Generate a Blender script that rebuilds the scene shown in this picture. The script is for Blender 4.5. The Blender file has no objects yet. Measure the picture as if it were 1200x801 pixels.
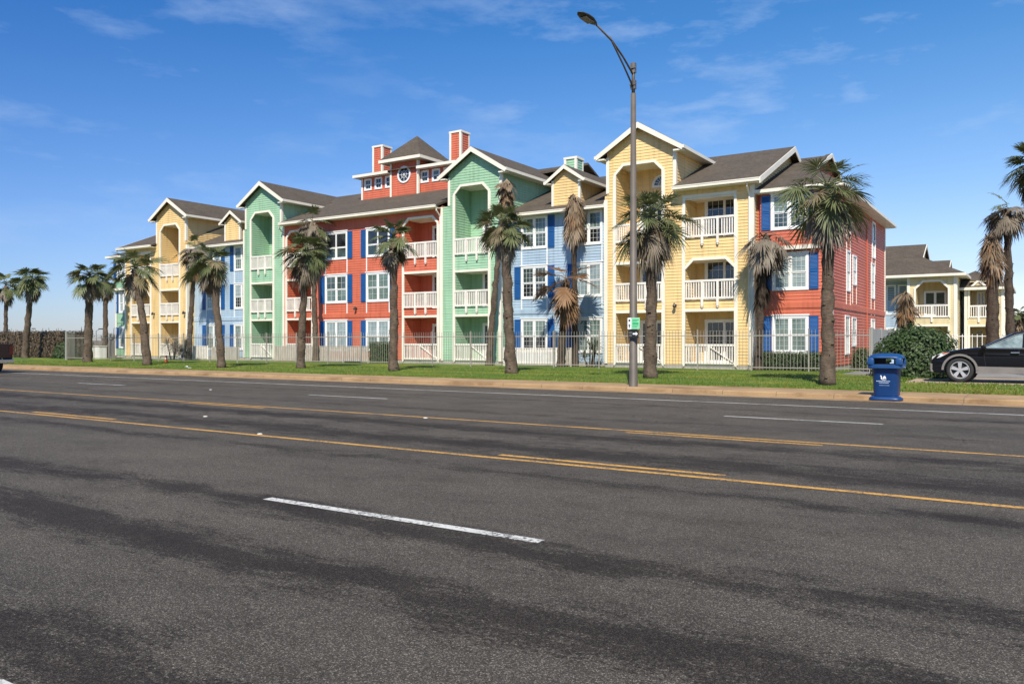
import bpy, bmesh, math, random
from mathutils import Vector, Matrix, noise
R = math.radians
sc = bpy.context.scene
COL = sc.collection
rnd = random.Random(7)
SUN_EL, SUN_AZ = 48.0, 154.0      # azimuth clockwise from +Y

# ------------------------------------------------------------------ materials
def nodes(name):
    m = bpy.data.materials.new(name); m.use_nodes = True
    nt = m.node_tree; b = nt.nodes['Principled BSDF']
    return m, nt, b
def N(nt, t, **k):
    n = nt.nodes.new(t)
    for a, v in k.items():
        if a.startswith('i_'): n.inputs[a[2:].replace('_', ' ')].default_value = v
        else: setattr(n, a, v)
    return n
def ramp(nt, fac, stops):
    r = nt.nodes.new('ShaderNodeValToRGB'); e = r.color_ramp.elements
    while len(e) < len(stops): e.new(.5)
    for i, (p, c) in enumerate(stops):
        e[i].position = p; e[i].color = (*c, 1) if len(c) == 3 else c
    nt.links.new(fac, r.inputs[0]); return r.outputs[0]
def noise_n(nt, scale, detail=4, vec=None, rough=.55, coord='Object', stretch=None):
    n = N(nt, 'ShaderNodeTexNoise'); n.inputs['Scale'].default_value = scale
    n.inputs['Detail'].default_value = detail; n.inputs['Roughness'].default_value = rough
    if vec is None:
        tc = N(nt, 'ShaderNodeTexCoord'); vec = tc.outputs[coord]
    if stretch:
        mp = N(nt, 'ShaderNodeMapping'); mp.inputs['Scale'].default_value = stretch
        nt.links.new(vec, mp.inputs[0]); vec = mp.outputs[0]
    nt.links.new(vec, n.inputs['Vector']); return n.outputs['Fac']
def mul(nt, a, b):
    m = N(nt, 'ShaderNodeMixRGB', blend_type='MULTIPLY'); m.inputs[0].default_value = 1
    for i, x in ((1, a), (2, b)):
        if isinstance(x, tuple): m.inputs[i].default_value = (*x, 1)
        else: nt.links.new(x, m.inputs[i])
    return m.outputs[0]
def mixc(nt, f, a, b):
    m = N(nt, 'ShaderNodeMixRGB')
    if isinstance(f, float): m.inputs[0].default_value = f
    else: nt.links.new(f, m.inputs[0])
    for i, x in ((1, a), (2, b)):
        if isinstance(x, tuple): m.inputs[i].default_value = (*x, 1)
        else: nt.links.new(x, m.inputs[i])
    return m.outputs[0]
def bump(nt, b, h, s, d=.02):
    n = N(nt, 'ShaderNodeBump'); n.inputs['Strength'].default_value = s; n.inputs['Distance'].default_value = d
    nt.links.new(h, n.inputs['Height']); nt.links.new(n.outputs[0], b.inputs['Normal'])
def mat(name, col, rough=.6, metal=0, var=.12, scale=3., bmp=0., bscale=30, spec=None, stretch=None, coat=0):
    m, nt, b = nodes(name)
    lo = tuple(max(0, c * (1 - var)) for c in col); hi = tuple(min(1, c * (1 + var)) for c in col)
    f = noise_n(nt, scale, 5, stretch=stretch)
    nt.links.new(ramp(nt, f, [(.3, lo), (.7, hi)]), b.inputs['Base Color'])
    b.inputs['Roughness'].default_value = rough; b.inputs['Metallic'].default_value = metal
    if spec is not None: b.inputs['Specular IOR Level'].default_value = spec
    if coat: b.inputs['Coat Weight'].default_value = coat; b.inputs['Coat Roughness'].default_value = .04
    if bmp: bump(nt, b, noise_n(nt, bscale, 4), bmp)
    return m
def siding_mat(name, col):
    m, nt, b = nodes(name)
    tc = N(nt, 'ShaderNodeTexCoord')
    f1 = noise_n(nt, .45, 4)                                   # sun fading in broad patches
    f2 = noise_n(nt, 2.0, 3, stretch=(.12, .12, 3.3))            # board to board wear
    f3 = noise_n(nt, 1.2, 5, stretch=(4, 4, .25))              # rain streaks running down
    c = ramp(nt, f1, [(.3, tuple(x * .86 for x in col)), (.7, tuple(min(1, x * 1.08 + .012) for x in col))])
    c = mul(nt, c, ramp(nt, f2, [(.3, (.95, .95, .95)), (.65, (1, 1, 1))]))
    c = mul(nt, c, ramp(nt, f3, [(.25, (.76, .75, .72)), (.52, (1, 1, 1))]))
    nt.links.new(c, b.inputs['Base Color']); b.inputs['Roughness'].default_value = .55
    bump(nt, b, noise_n(nt, 14, 4, stretch=(.05, .05, 6)), .08, .006)
    return m
M = {}
M['yellow'] = siding_mat('yellow_siding', (.79, .555, .245))
M['red'] = siding_mat('coral_siding', (.58, .138, .070))
M['green'] = siding_mat('mint_siding', (.305, .505, .330))
M['blue'] = siding_mat('pale_blue_siding', (.36, .475, .585))
M['trim'] = mat('cream_trim', (.76, .71, .60), .5, var=.07, scale=1.5)
M['rail'] = mat('white_rail', (.74, .70, .63), .5, var=.10, scale=2.5)
M['frame'] = mat('white_vinyl', (.78, .78, .76), .35, var=.04)
M['shutter'] = mat('blue_shutter', (.010, .085, .27), .45, var=.10, scale=2)
M['floor'] = mat('balcony_floor', (.35, .33, .30), .8)
M['found'] = mat('concrete_base', (.38, .35, .31), .85, var=.2, scale=4)
M['metal'] = mat('galvanised', (.20, .19, .17), .5, .6, var=.15, scale=6)
M['iron'] = mat('beige_iron', (.30, .275, .23), .55, .1, var=.12)
M['screen'] = mat('grey_screen', (.30, .30, .275), .7, var=.12, scale=1.5, stretch=(6, 6, .4))
M['oldpicket'] = mat('weathered_picket', (.43, .39, .33), .75, var=.22, scale=3, stretch=(5, 5, .6))
M['oldwood'] = mat('grey_wood', (.20, .18, .165), .8, var=.3, scale=3, stretch=(6, 6, .5))
M['pole'] = mat('pole_steel', (.115, .098, .080), .6, .15, var=.15, scale=3)
M['lamphead'] = mat('lamp_dark', (.05, .045, .04), .5, .3)
M['black'] = mat('matt_black', (.012, .012, .012), .6)
M['rubber'] = mat('rubber', (.022, .022, .022), .8, var=.2, scale=20)
M['carpaint'] = mat('black_paint', (.004, .004, .006), .2, 0, var=.05, coat=.25, spec=.25)
M['cladding'] = mat('grey_cladding', (.19, .17, .155), .45)
M['chrome'] = mat('chrome', (.62, .62, .62), .2, 1, var=.03)
M['alloy'] = mat('alloy', (.42, .42, .43), .35, .15, var=.05)
M['lampglass'] = mat('lamp_glass', (.62, .62, .60), .12, 0, var=.06, coat=1)
M['amber'] = mat('amber_lens', (.60, .16, .04), .15, coat=1)
M['taillight'] = mat('tail_lens', (.06, .006, .006), .3, coat=.2)
M['carglass'] = mat('car_glass', (.015, .018, .02), .04, 0, coat=1)
M['tintglass'] = mat('lighter_glass', (.20, .25, .24), .05, 0, var=.5, scale=5, coat=1)
M['maroon'] = mat('maroon_paint', (.012, .003, .004), .3, coat=.3)
M['binblue'] = mat('bin_blue', (.004, .038, .140), .42, var=.10, scale=5)
M['binrim'] = mat('bin_blue_top', (.005, .050, .165), .42, var=.10, scale=5)
M['white'] = mat('white_paint', (.80, .80, .80), .5)
M['palewhite'] = mat('worn_white_print', (.45, .55, .68), .5, var=.3, scale=40)
M['signgreen'] = mat('sign_green', (.03, .40, .14), .4)
M['lightgreen'] = mat('sign_light_green', (.25, .62, .36), .4)
M['orange'] = mat('orange_plastic', (.75, .13, .06), .5)
M['stucco'] = mat('tan_stucco', (.42, .34, .27), .85, bmp=.3)
M['creamhouse'] = siding_mat('cream_house', (.70, .58, .33))
M['dirt'] = mat('bare_dirt', (.19, .13, .075), .95, var=.4, scale=4, bmp=.6)

def shingle():
    m, nt, b = nodes('brown_grey_shingles')
    f = noise_n(nt, 14, 3, stretch=(.5, 1, 1)); g = noise_n(nt, .7, 4)
    c = ramp(nt, f, [(.3, (.064, .050, .036)), (.7, (.122, .098, .072))])
    c = mul(nt, c, ramp(nt, g, [(.3, (.85, .85, .85)), (.7, (1.1, 1.08, 1.05))]))
    tc = N(nt, 'ShaderNodeTexCoord'); sx = N(nt, 'ShaderNodeSeparateXYZ'); nt.links.new(tc.outputs['Object'], sx.inputs[0])
    br = N(nt, 'ShaderNodeTexBrick'); br.inputs['Scale'].default_value = 1
    br.inputs['Brick Width'].default_value = .33; br.inputs['Row Height'].default_value = .09
    br.inputs['Mortar Size'].default_value = .008; br.inputs['Color1'].default_value = (1, 1, 1, 1)
    br.inputs['Color2'].default_value = (.78, .76, .74, 1); br.inputs['Mortar'].default_value = (.55, .55, .55, 1)
    ad = N(nt, 'ShaderNodeMath', operation='ADD'); nt.links.new(sx.outputs[0], ad.inputs[0]); nt.links.new(sx.outputs[1], ad.inputs[1])
    cb = N(nt, 'ShaderNodeCombineXYZ'); nt.links.new(ad.outputs[0], cb.inputs[0]); nt.links.new(sx.outputs[2], cb.inputs[1])
    nt.links.new(cb.outputs[0], br.inputs['Vector'])
    c = mul(nt, c, br.outputs['Color'])
    nt.links.new(c, b.inputs['Base Color']); b.inputs['Roughness'].default_value = .9
    bump(nt, b, br.outputs['Color'], .4, .01)
    return m
M['shingle'] = shingle()

def pane_mat(name, a, c, blinds=True, lines=22.):
    m, nt, b = nodes(name)
    tc = N(nt, 'ShaderNodeTexCoord'); sx = N(nt, 'ShaderNodeSeparateXYZ'); nt.links.new(tc.outputs['Object'], sx.inputs[0])
    f = noise_n(nt, 1.3, 2)
    col = ramp(nt, f, [(.35, a), (.65, c)])
    if blinds:
        w = N(nt, 'ShaderNodeTexWave', bands_direction='Z'); w.inputs['Scale'].default_value = lines / 6.283 * 2
        w.inputs['Distortion'].default_value = 0
        nt.links.new(tc.outputs['Object'], w.inputs['Vector'])
        col = mul(nt, col, ramp(nt, w.outputs['Fac'], [(.2, (.72, .74, .74)), (.7, (1, 1, 1))]))
    nt.links.new(col, b.inputs['Base Color']); b.inputs['Roughness'].default_value = .06
    b.inputs['Specular IOR Level'].default_value = .7; b.inputs['Coat Weight'].default_value = .6; b.inputs['Coat Roughness'].default_value = .02
    bump(nt, b, noise_n(nt, 1.1, 2), .05, .05)
    return m
M['p_blind'] = pane_mat('glass_over_pale_blinds', (.10, .16, .14), (.20, .27, .245))
M['p_curtain'] = pane_mat('glass_over_white_curtain', (.19, .26, .275), (.34, .41, .42), False)
M['p_dim'] = pane_mat('glass_dim_room', (.035, .055, .052), (.08, .11, .10))
M['p_dark'] = pane_mat('glass_dark_room', (.008, .010, .012), (.03, .035, .04), False)

def leaf_mat(name, a, c, e, scale=2.5, trans=.25):
    m, nt, b = nodes(name)
    f = noise_n(nt, scale, 4); g = noise_n(nt, 18, 2)
    col = mixc(nt, g, ramp(nt, f, [(.3, a), (.7, c)]), e)
    nt.links.new(col, b.inputs['Base Color']); b.inputs['Roughness'].default_value = .55
    t = N(nt, 'ShaderNodeBsdfTranslucent'); nt.links.new(col, t.inputs['Color'])
    mx = N(nt, 'ShaderNodeMixShader'); mx.inputs[0].default_value = trans
    nt.links.new(b.outputs[0], mx.inputs[1]); nt.links.new(t.outputs[0], mx.inputs[2])
    nt.links.new(mx.outputs[0], nt.nodes['Material Output'].inputs[0])
    return m
M['frond'] = leaf_mat('palm_green', (.045, .075, .016), (.125, .165, .050), (.17, .175, .085))
M['frond2'] = leaf_mat('palm_green_dry', (.10, .10, .04), (.24, .20, .11), (.30, .24, .14))
M['dead'] = leaf_mat('palm_dead_tan', (.12, .078, .045), (.30, .21, .125), (.25, .18, .11))
M['dead2'] = leaf_mat('palm_dead_rust', (.10, .045, .018), (.32, .17, .07), (.24, .135, .06))
M['deadgrey'] = leaf_mat('palm_dead_grey', (.13, .105, .075), (.29, .24, .175), (.2, .165, .12))
M['hedge'] = leaf_mat('hedge_leaf', (.022, .055, .014), (.07, .12, .03), (.05, .085, .02), 3)
M['hedgeb'] = leaf_mat('hedge_brown', (.050, .036, .022), (.14, .105, .068), (.09, .07, .045), 3)
M['yucca'] = leaf_mat('yucca_leaf', (.06, .08, .04), (.14, .16, .09), (.12, .12, .08), 3)
M['twig'] = mat('twig', (.10, .075, .055), .9)
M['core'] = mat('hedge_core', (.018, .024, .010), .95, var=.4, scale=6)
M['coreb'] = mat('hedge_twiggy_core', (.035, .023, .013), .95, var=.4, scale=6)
def trunk_mat(name, a, c):
    m, nt, b = nodes(name)
    f = noise_n(nt, 5, 6, stretch=(1, 1, .5)); g = noise_n(nt, 5.5, 6, stretch=(1, 1, 2.4), rough=.7)
    col = ramp(nt, f, [(.3, a), (.7, c)])
    col = mul(nt, col, ramp(nt, g, [(.3, (.6, .58, .55)), (.6, (1, 1, 1))]))
    nt.links.new(col, b.inputs['Base Color']); b.inputs['Roughness'].default_value = .92
    bump(nt, b, g, .9, .05); return m
M['trunk'] = trunk_mat('palm_trunk', (.065, .045, .030), (.165, .12, .083))
M['trunkd'] = trunk_mat('palm_trunk_dark', (.03, .021, .014), (.10, .068, .045))

# ------------------------------------------------------------------ mesh builder and tags
class MB:
    def __init__(s): s.v = []; s.f = []; s.mi = []; s.cur = 0
    def add(s, vs, fs):
        o = len(s.v); s.v += [tuple(p) for p in vs]
        for q in fs: s.f.append(tuple(i + o for i in q)); s.mi.append(s.cur)
    def quad(s, *p): s.add(p, [tuple(range(len(p)))])
    def box(s, x0, x1, y0, y1, z0, z1):
        s.add([(x0, y0, z0), (x1, y0, z0), (x1, y1, z0), (x0, y1, z0), (x0, y0, z1), (x1, y0, z1), (x1, y1, z1), (x0, y1, z1)],
              [(0, 3, 2, 1), (4, 5, 6, 7), (0, 1, 5, 4), (1, 2, 6, 5), (2, 3, 7, 6), (3, 0, 4, 7)])
    def pbox(s, pl, s0, s1, z0, z1, o0, o1):                # box on a wall plane
        a = [pl(x, z, o) for o in (o0, o1) for (x, z) in ((s0, z0), (s1, z0), (s1, z1), (s0, z1))]
        s.add(a, [(0, 3, 2, 1), (4, 5, 6, 7), (0, 1, 5, 4), (1, 2, 6, 5), (2, 3, 7, 6), (3, 0, 4, 7)])
    def bar(s, p, q, w, h=None):                            # rectangular bar between points
        h = h or w; p = Vector(p); q = Vector(q); d = (q - p).normalized()
        up = Vector((0, 0, 1)) if abs(d.z) < .95 else Vector((0, 1, 0))
        a = d.cross(up).normalized() * w / 2; b = a.cross(d).normalized() * h / 2
        vs = [r + i * a + j * b for r in (p, q) for (i, j) in ((-1, -1), (1, -1), (1, 1), (-1, 1))]
        s.add(vs, [(0, 1, 2, 3), (7, 6, 5, 4), (0, 4, 5, 1), (1, 5, 6, 2), (2, 6, 7, 3), (3, 7, 4, 0)])
    def tube(s, pts, rads, n=8, cap=True):
        pts = [Vector(p) for p in pts]; rings = []; o = len(s.v)
        for i, p in enumerate(pts):
            d = (pts[min(i + 1, len(pts) - 1)] - pts[max(i - 1, 0)]).normalized()
            up = Vector((0, 1, 0)) if abs(d.z) > .7 else Vector((0, 0, 1))
            a = d.cross(up).normalized(); b = a.cross(d).normalized()
            for k in range(n):
                t = 2 * math.pi * k / n
                s.v.append(tuple(p + (a * math.cos(t) + b * math.sin(t)) * rads[i]))
        for i in range(len(pts) - 1):
            for k in range(n):
                s.f.append((o + i * n + k, o + i * n + (k + 1) % n, o + (i + 1) * n + (k + 1) % n, o + (i + 1) * n + k)); s.mi.append(s.cur)
        if cap:
            s.f.append(tuple(o + k for k in range(n))[::-1]); s.mi.append(s.cur)
            s.f.append(tuple(o + (len(pts) - 1) * n + k for k in range(n))); s.mi.append(s.cur)
    def prism(s, poly, fn0, fn1):                           # extrude polygon between two mappings
        n = len(poly); s.add([fn0(*p) for p in poly] + [fn1(*p) for p in poly],
              [tuple(range(n))[::-1], tuple(range(n, 2 * n))] + [(i, (i + 1) % n, n + (i + 1) % n, n + i) for i in range(n)])
    def build(s, name, mats, parent=None, smooth=False, bevel=0):
        me = bpy.data.meshes.new(name)
        off = ROOTLOC.get(parent.name, Vector((0, 0, 0))) if parent else Vector((0, 0, 0))
        me.from_pydata([(x - off.x, y - off.y, z - off.z) for x, y, z in s.v], [], s.f)
        if not isinstance(mats, (list, tuple)): mats = [mats]
        for m in mats: me.materials.append(m)
        if len(mats) > 1: me.polygons.foreach_set('material_index', s.mi)
        if smooth: me.polygons.foreach_set('use_smooth', [True] * len(s.f))
        bm = bmesh.new(); bm.from_mesh(me); bmesh.ops.recalc_face_normals(bm, faces=bm.faces) if bevel >= 0 else None
        if bevel > 0:
            bmesh.ops.bevel(bm, geom=[e for e in bm.edges if e.is_manifold and e.calc_face_angle(0) > .6], offset=bevel, segments=2, profile=.6, affect='EDGES')
        bm.to_mesh(me); bm.free(); me.update()
        ob = bpy.data.objects.new(name, me); COL.objects.link(ob)
        if parent: ob.parent = parent; ROOTLOC[ob.name] = off
        return ob
ROOTLOC = {}
def tag(o, label=None, cat=None, group=None, kind=None):
    if label: o['label'] = label
    if cat: o['category'] = cat
    if group: o['group'] = group
    if kind: o['kind'] = kind
    return o
def thing(name, loc, label, cat, group=None):
    o = bpy.data.objects.new(name, None); COL.objects.link(o); o.location = loc; o.empty_display_size = .3
    ROOTLOC[o.name] = Vector(loc); return tag(o, label, cat, group)
def plane_y(Y): return lambda s, z, o=0.: (s, Y - o, z)          # faces the road (-Y)
def plane_x(X): return lambda s, z, o=0.: (X + o, s, z)          # faces right (+X)
def plane_xm(X): return lambda s, z, o=0.: (X - o, s, z)         # faces left (-X)
def plane_yb(Y): return lambda s, z, o=0.: (s, Y + o, z)         # faces away (+Y)

COURSE = .15
def crossings(polys, z):
    xs = []
    for P in polys:
        for i in range(len(P)):
            (x0, z0), (x1, z1) = P[i], P[(i + 1) % len(P)]
            if (z0 <= z < z1) or (z1 <= z < z0): xs.append(x0 + (x1 - x0) * (z - z0) / (z1 - z0))
    return sorted(xs)
def siding(mb, pl, outer, holes=(), butt=.020):
    polys = [outer] + list(holes)
    zs = sorted({round(p[1], 4) for P in polys for p in P})
    lo, hi = zs[0], zs[-1]
    k = math.floor(lo / COURSE)
    while k * COURSE < hi: zs.append(round(k * COURSE, 4)); k += 1
    zs = sorted({z for z in zs if lo <= z <= hi})
    for a, b in zip(zs[:-1], zs[1:]):
        if b - a < 2e-3: continue
        ca, cb = crossings(polys, a + 4e-4), crossings(polys, b - 4e-4)
        if len(ca) != len(cb): continue
        base = math.floor((a + 1e-3) / COURSE) * COURSE
        oa = butt * (1 - (a - base) / COURSE); ob = butt * (1 - (b - base) / COURSE)
        for i in range(0, len(ca) - 1, 2):
            if ca[i + 1] - ca[i] < 1e-3 and cb[i + 1] - cb[i] < 1e-3: continue
            mb.quad(pl(ca[i], a, oa), pl(ca[i + 1], a, oa), pl(cb[i + 1], b, ob), pl(cb[i], b, ob))
            if abs(a - base) < 2e-3: mb.quad(pl(ca[i], a, 0), pl(ca[i + 1], a, 0), pl(ca[i + 1], a, oa), pl(ca[i], a, oa))
def rect(s0, s1, z0, z1, c=0):
    if not c: return [(s0, z0), (s1, z0), (s1, z1), (s0, z1)]
    return [(s0, z0), (s1, z0), (s1, z1 - c), (s1 - c, z1), (s0 + c, z1), (s0, z1 - c)]
def offset_poly(P, w):
    n = len(P); out = []
    for i in range(n):
        p0, p1, p2 = Vector(P[i - 1]), Vector(P[i]), Vector(P[(i + 1) % n])
        d1 = (p1 - p0).normalized(); d2 = (p2 - p1).normalized()
        n1 = Vector((d1.y, -d1.x)); n2 = Vector((d2.y, -d2.x))
        k = (n1 + n2); k = k / max(.2, (1 + n1.dot(n2)))
        out.append(tuple(p1 + k * w))
    return out
def frame(mb, pl, P, w, o0, o1, skip=()):                       # mitred casing round an opening
    Q = offset_poly(P, w); n = len(P)
    for i in range(n):
        if i in skip: continue
        j = (i + 1) % n
        q = [P[i], P[j], Q[j], Q[i]]
        mb.add([pl(x, z, o0) for x, z in q] + [pl(x, z, o1) for x, z in q],
               [(3, 2, 1, 0), (4, 5, 6, 7), (0, 1, 5, 4), (1, 2, 6, 5), (2, 3, 7, 6), (3, 0, 4, 7)])

# ------------------------------------------------------------------ building parts
def window(root, pl, s0, s1, z0, z1, kinds=('p_blind', 'p_dim'), sashes=2, grid=(3, 3), style='hung', casing=.11, apron=0, head=.06, shut=(), sill=True):
    if kinds and rnd.random() < .55:
        kinds = (rnd.choice(('p_blind', 'p_blind', 'p_curtain', 'p_dim')), rnd.choice(('p_blind', 'p_dim', 'p_dim', 'p_dark', 'p_curtain')))
    fb = MB(); rc = rect(s0, s1, z0, z1)
    frame(fb, pl, rc, casing, -.03, .055)
    if head: fb.pbox(pl, s0 - casing - .04, s1 + casing + .04, z1 + casing, z1 + casing + head, .0, .085)
    if apron:
        for x in (s0 - casing, s1 + casing - .07): fb.pbox(pl, x, x + .07, z0 - casing - apron, z0 - casing, 0, .04)
    W = (s1 - s0) / sashes; pb = MB(); zm = z0 + (z1 - z0) * (.48 if style == 'hung' else .42)
    for i in range(sashes):
        a = s0 + i * W; b = a + W
        if i: fb.pbox(pl, a - .045, a + .045, z0, z1, -.03, .045)
    def sash(a, b, lo, hi, o, nx, nz):
        t = .045 if sashes > 1 else .028
        fb.pbox(pl, a, a + t, lo, hi, o - .02, o); fb.pbox(pl, b - t, b, lo, hi, o - .02, o)
        fb.pbox(pl, a + t, b - t, lo, lo + t, o - .02, o); fb.pbox(pl, a + t, b - t, hi - t, hi, o - .02, o)
        m = .010
        for k in range(1, nx): x = a + (b - a) * k / nx; fb.pbox(pl, x - m / 2, x + m / 2, lo + t, hi - t, o - .016, o - .006)
        for k in range(1, nz): z = lo + (hi - lo) * k / nz; fb.pbox(pl, a + t, b - t, z - m / 2, z + m / 2, o - .0165, o - .0065)
    for i in range(sashes):
        a = s0 + i * W + (.045 if i else 0); b = s0 + (i + 1) * W - (.045 if i < sashes - 1 else 0)
        if style == 'transom' and i == 0: sash(s0, s1, zm + .005, z1, .035, 1, 1)
        elif style != 'transom': sash(a, b, zm + .005, z1, .035, *grid)
        sash(a, b, z0, zm - .005, .012 if style == 'hung' else .03, *(grid if style == 'hung' else (1, 1)))
    w = fb.build('window', M['frame'], root)
    if kinds:
        pb = MB(); pb.quad(pl(s0, zm, .008), pl(s1, zm, .008), pl(s1, z1, .008), pl(s0, z1, .008)); pb.cur = 1
        pb.quad(pl(s0, z0, -.012), pl(s1, z0, -.012), pl(s1, zm, -.012), pl(s0, zm, -.012))
        pb.build('pane', [M[kinds[0]], M[kinds[1]]], w, bevel=-1)
    for side in shut:
        sb = MB(); wS = .40
        a = s0 - casing - .03 - wS if side < 0 else s1 + casing + .03
        sb.pbox(pl, a, a + wS, z0 - .08, z1 + .08, .01, .035)
        for (u0, u1) in ((a, a + .045), (a + wS - .045, a + wS)): sb.pbox(pl, u0, u1, z0 - .08, z1 + .08, .035, .06)
        zz = z0 - .08
        for r0, r1 in ((z0 - .08, z0 - .01), ((z0 + z1) / 2 - .04, (z0 + z1) / 2 + .04), (z1 + .01, z1 + .08)): sb.pbox(pl, a + .045, a + wS - .045, r0, r1, .035, .06)
        z = z0 + .03
        while z < z1 - .03:
            if abs(z - (z0 + z1) / 2) > .07:
                sb.add([pl(a + .045, z, .036), pl(a + wS - .045, z, .036), pl(a + wS - .045, z - .012, .055), pl(a + .045, z - .012, .055), pl(a + wS - .045, z + .045, .036), pl(a + .045, z + .045, .036)], [(0, 1, 2, 3), (3, 2, 4, 5)])
            z += .06
        sb.build('shutter', M['shutter'], root)
    return w
def door(root, pl, s0, s1, z0, z1, kinds=('p_dark', 'p_dark'), n=2, mid=False):
    fb = MB(); frame(fb, pl, rect(s0, s1, z0, z1), .10, 0, .06, skip=(0,))
    W = (s1 - s0) / n
    for i in range(n):
        a = s0 + i * W; b = a + W; t = .06
        fb.pbox(pl, a, a + t, z0, z1, .026, .05); fb.pbox(pl, b - t, b, z0, z1, .026, .05)
        fb.pbox(pl, a + t, b - t, z0, z0 + .15, .026, .05); fb.pbox(pl, a + t, b - t, z1 - t, z1, .026, .05)
        for k in (1, 2): x = a + (b - a) * k / 3; fb.pbox(pl, x - .006, x + .006, z0 + .15, z1 - t, .028, .036)
        for k in range(1, 4): z = z0 + .15 + (z1 - z0 - .15) * k / 4; fb.pbox(pl, a + t, b - t, z - .006, z + .006, .0285, .0365)
    d = fb.build('patio_door', M['frame'], root)
    pb = MB(); pb.quad(pl(s0, z0, .026), pl(s1, z0, .026), pl(s1, z1, .026), pl(s0, z1, .026)); pb.build('pane', M[kinds[0]], d, bevel=-1)
def railing(root, Y, s0, s1, zt, h=.93, drop=.34, posts=(.36, .68), gate=False, m='rail', sp=.125):
    b = MB(); pl = plane_y(Y); z0 = zt - h
    b.pbox(pl, s0, s1, zt - .10, zt, .0, .09); b.pbox(pl, s0, s1, z0, z0 + .09, .005, .085)
    L = s1 - s0
    for p in posts:
        x = s0 + L * p
        b.pbox(pl, x - .055, x + .055, z0 - drop, zt + .002, .012, .115)
        if drop: b.pbox(pl, x - .035, x + .035, z0 - drop - .07, z0 - drop, .025, .10)
    x = s0 + sp / 2
    while x < s1 - .02:
        if min(abs(x - s0 - L * p) for p in posts) > .08: b.pbox(pl, x - .028, x + .028, z0 + .09, zt - .10, .025, .065)
        x += sp
    if gate:
        x0, x1 = s0 + L * posts[-1] + .06, s1 - .03
        b.bar(pl(x0, zt - .14, .095), pl(x1, z0 + .1, .095), .07, .03)
    return b.build('railing', M[m], root)

FZ = (.40, 3.42, 6.42)                         # floor levels
FY, BY = 37.4, 38.0                            # front and set-back facade planes
BACK = 52.9
AX = -36.05                                    # mirror axis of the block
BD = thing('apartment_building', (AX, FY, 0), 'long three storey apartment building in mint, coral, pale blue and yellow clapboard with gabled towers', 'apartment building')

def recess(mb, s0, s1, z0, z1, d=1.55):
    Yb = FY + d
    siding(mb, plane_y(Yb), rect(s0 - .02, s1 + .02, z0 - .05, z1 + .05), ())
    siding(mb, plane_x(s0), [(FY + .0, z0 - .05), (Yb, z0 - .05), (Yb, z1 + .05), (FY + .0, z1 + .05)], ())
    siding(mb, plane_xm(s1), [(FY + .0, z0 - .05), (Yb, z0 - .05), (Yb, z1 + .05), (FY + .0, z1 + .05)], ())
def bay(root, wall, holes, s0, s1, tops, rt=(1.40, 4.48, 7.47), chamf=(0, 0, 0), doorspan=(.42, 1.0), arch=None, gate=True):
    """three stacked recessed balconies; adds holes to the facade, recess walls to wall mesh, and railing / door parts"""
    pl = plane_y(FY)
    for k in range(3):
        fl = MB(); ce = MB(); tr = MB()
        z0 = FZ[k]; z1 = tops[k]; hb = z0 + (.0 if k == 0 else .08)
        P = rect(s0, s1, hb, z1, chamf[k]); holes.append(P)
        recess(wall, s0, s1, z0, z1)
        fl.box(s0, s1, FY + .0, FY + 1.55, z0 - .1, z0 + .04)
        ce.box(s0, s1, FY + .03, FY + 1.55, z1 + .01, z1 + .06)
        fl.build('balcony_floor', M['trim'], root); ce.build('balcony_ceiling', M['trim'], root)
        frame(tr, pl, P, .13, -.02, .062, skip=(0,))
        tr.build('opening_trim', M['trim'], root)
        railing(root, FY - .02, s0 + .01, s1 - .01, rt[k], .93 if k else .95, drop=.34 if k else 0, posts=(.36, .68) if k else (.5,), gate=(k == 0 and gate))
        w = s1 - s0; a = s0 + w * doorspan[0]; b = s0 + w * doorspan[1] - .12
        door(root, plane_y(FY + 1.55), a, b, z0 + .05, z0 + 2.12, n=2)
    # full height flanking boards
    for x in (s0 - .17, s1 + .01):
        tr = MB(); tr.pbox(pl, x, x + .16, FZ[0], tops[2] - .45, .0, .05); tr.build('trim_board', M['trim'], root)

def corner_board(mb, X, Y, z0, z1, w=.14, side=1):
    mb.box(X - w if side > 0 else X, X if side > 0 else X + w, Y - .032, Y + .0, z0, z1)
    mb.box(X if side > 0 else X - .032, X + .032 if side > 0 else X, Y - .032, Y + w, z0, z1)

def slab(mb, pts, t=.14):                        # roof plane given by 4 corners, thickness downwards
    n = len(pts); mb.add([(x, y, z) for x, y, z in pts] + [(x, y, z - t) for x, y, z in pts],
        [tuple(range(n)), tuple(range(n, 2 * n))[::-1]] + [(i, (i + 1) % n, n + (i + 1) % n, n + i) for i in range(n)])
def roof_part(slabs, name='roof'):
    b = MB()
    for s in slabs: slab(b, s)
    return b.build(name, M['shingle'], BD)
def gutter(mb, x0, x1, Y, z, d=-1):
    mb.box(x0, x1, Y - .11 if d < 0 else Y, Y if d < 0 else Y + .11, z - .17, z - .02)
    mb.box(x0, x1, Y - .125, Y - .11, z - .06, z - .015)
def bars3(mb, p, q, w, h): mb.bar(p, q, w, h)

def mirror_x(x): return 2 * AX - x

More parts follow.
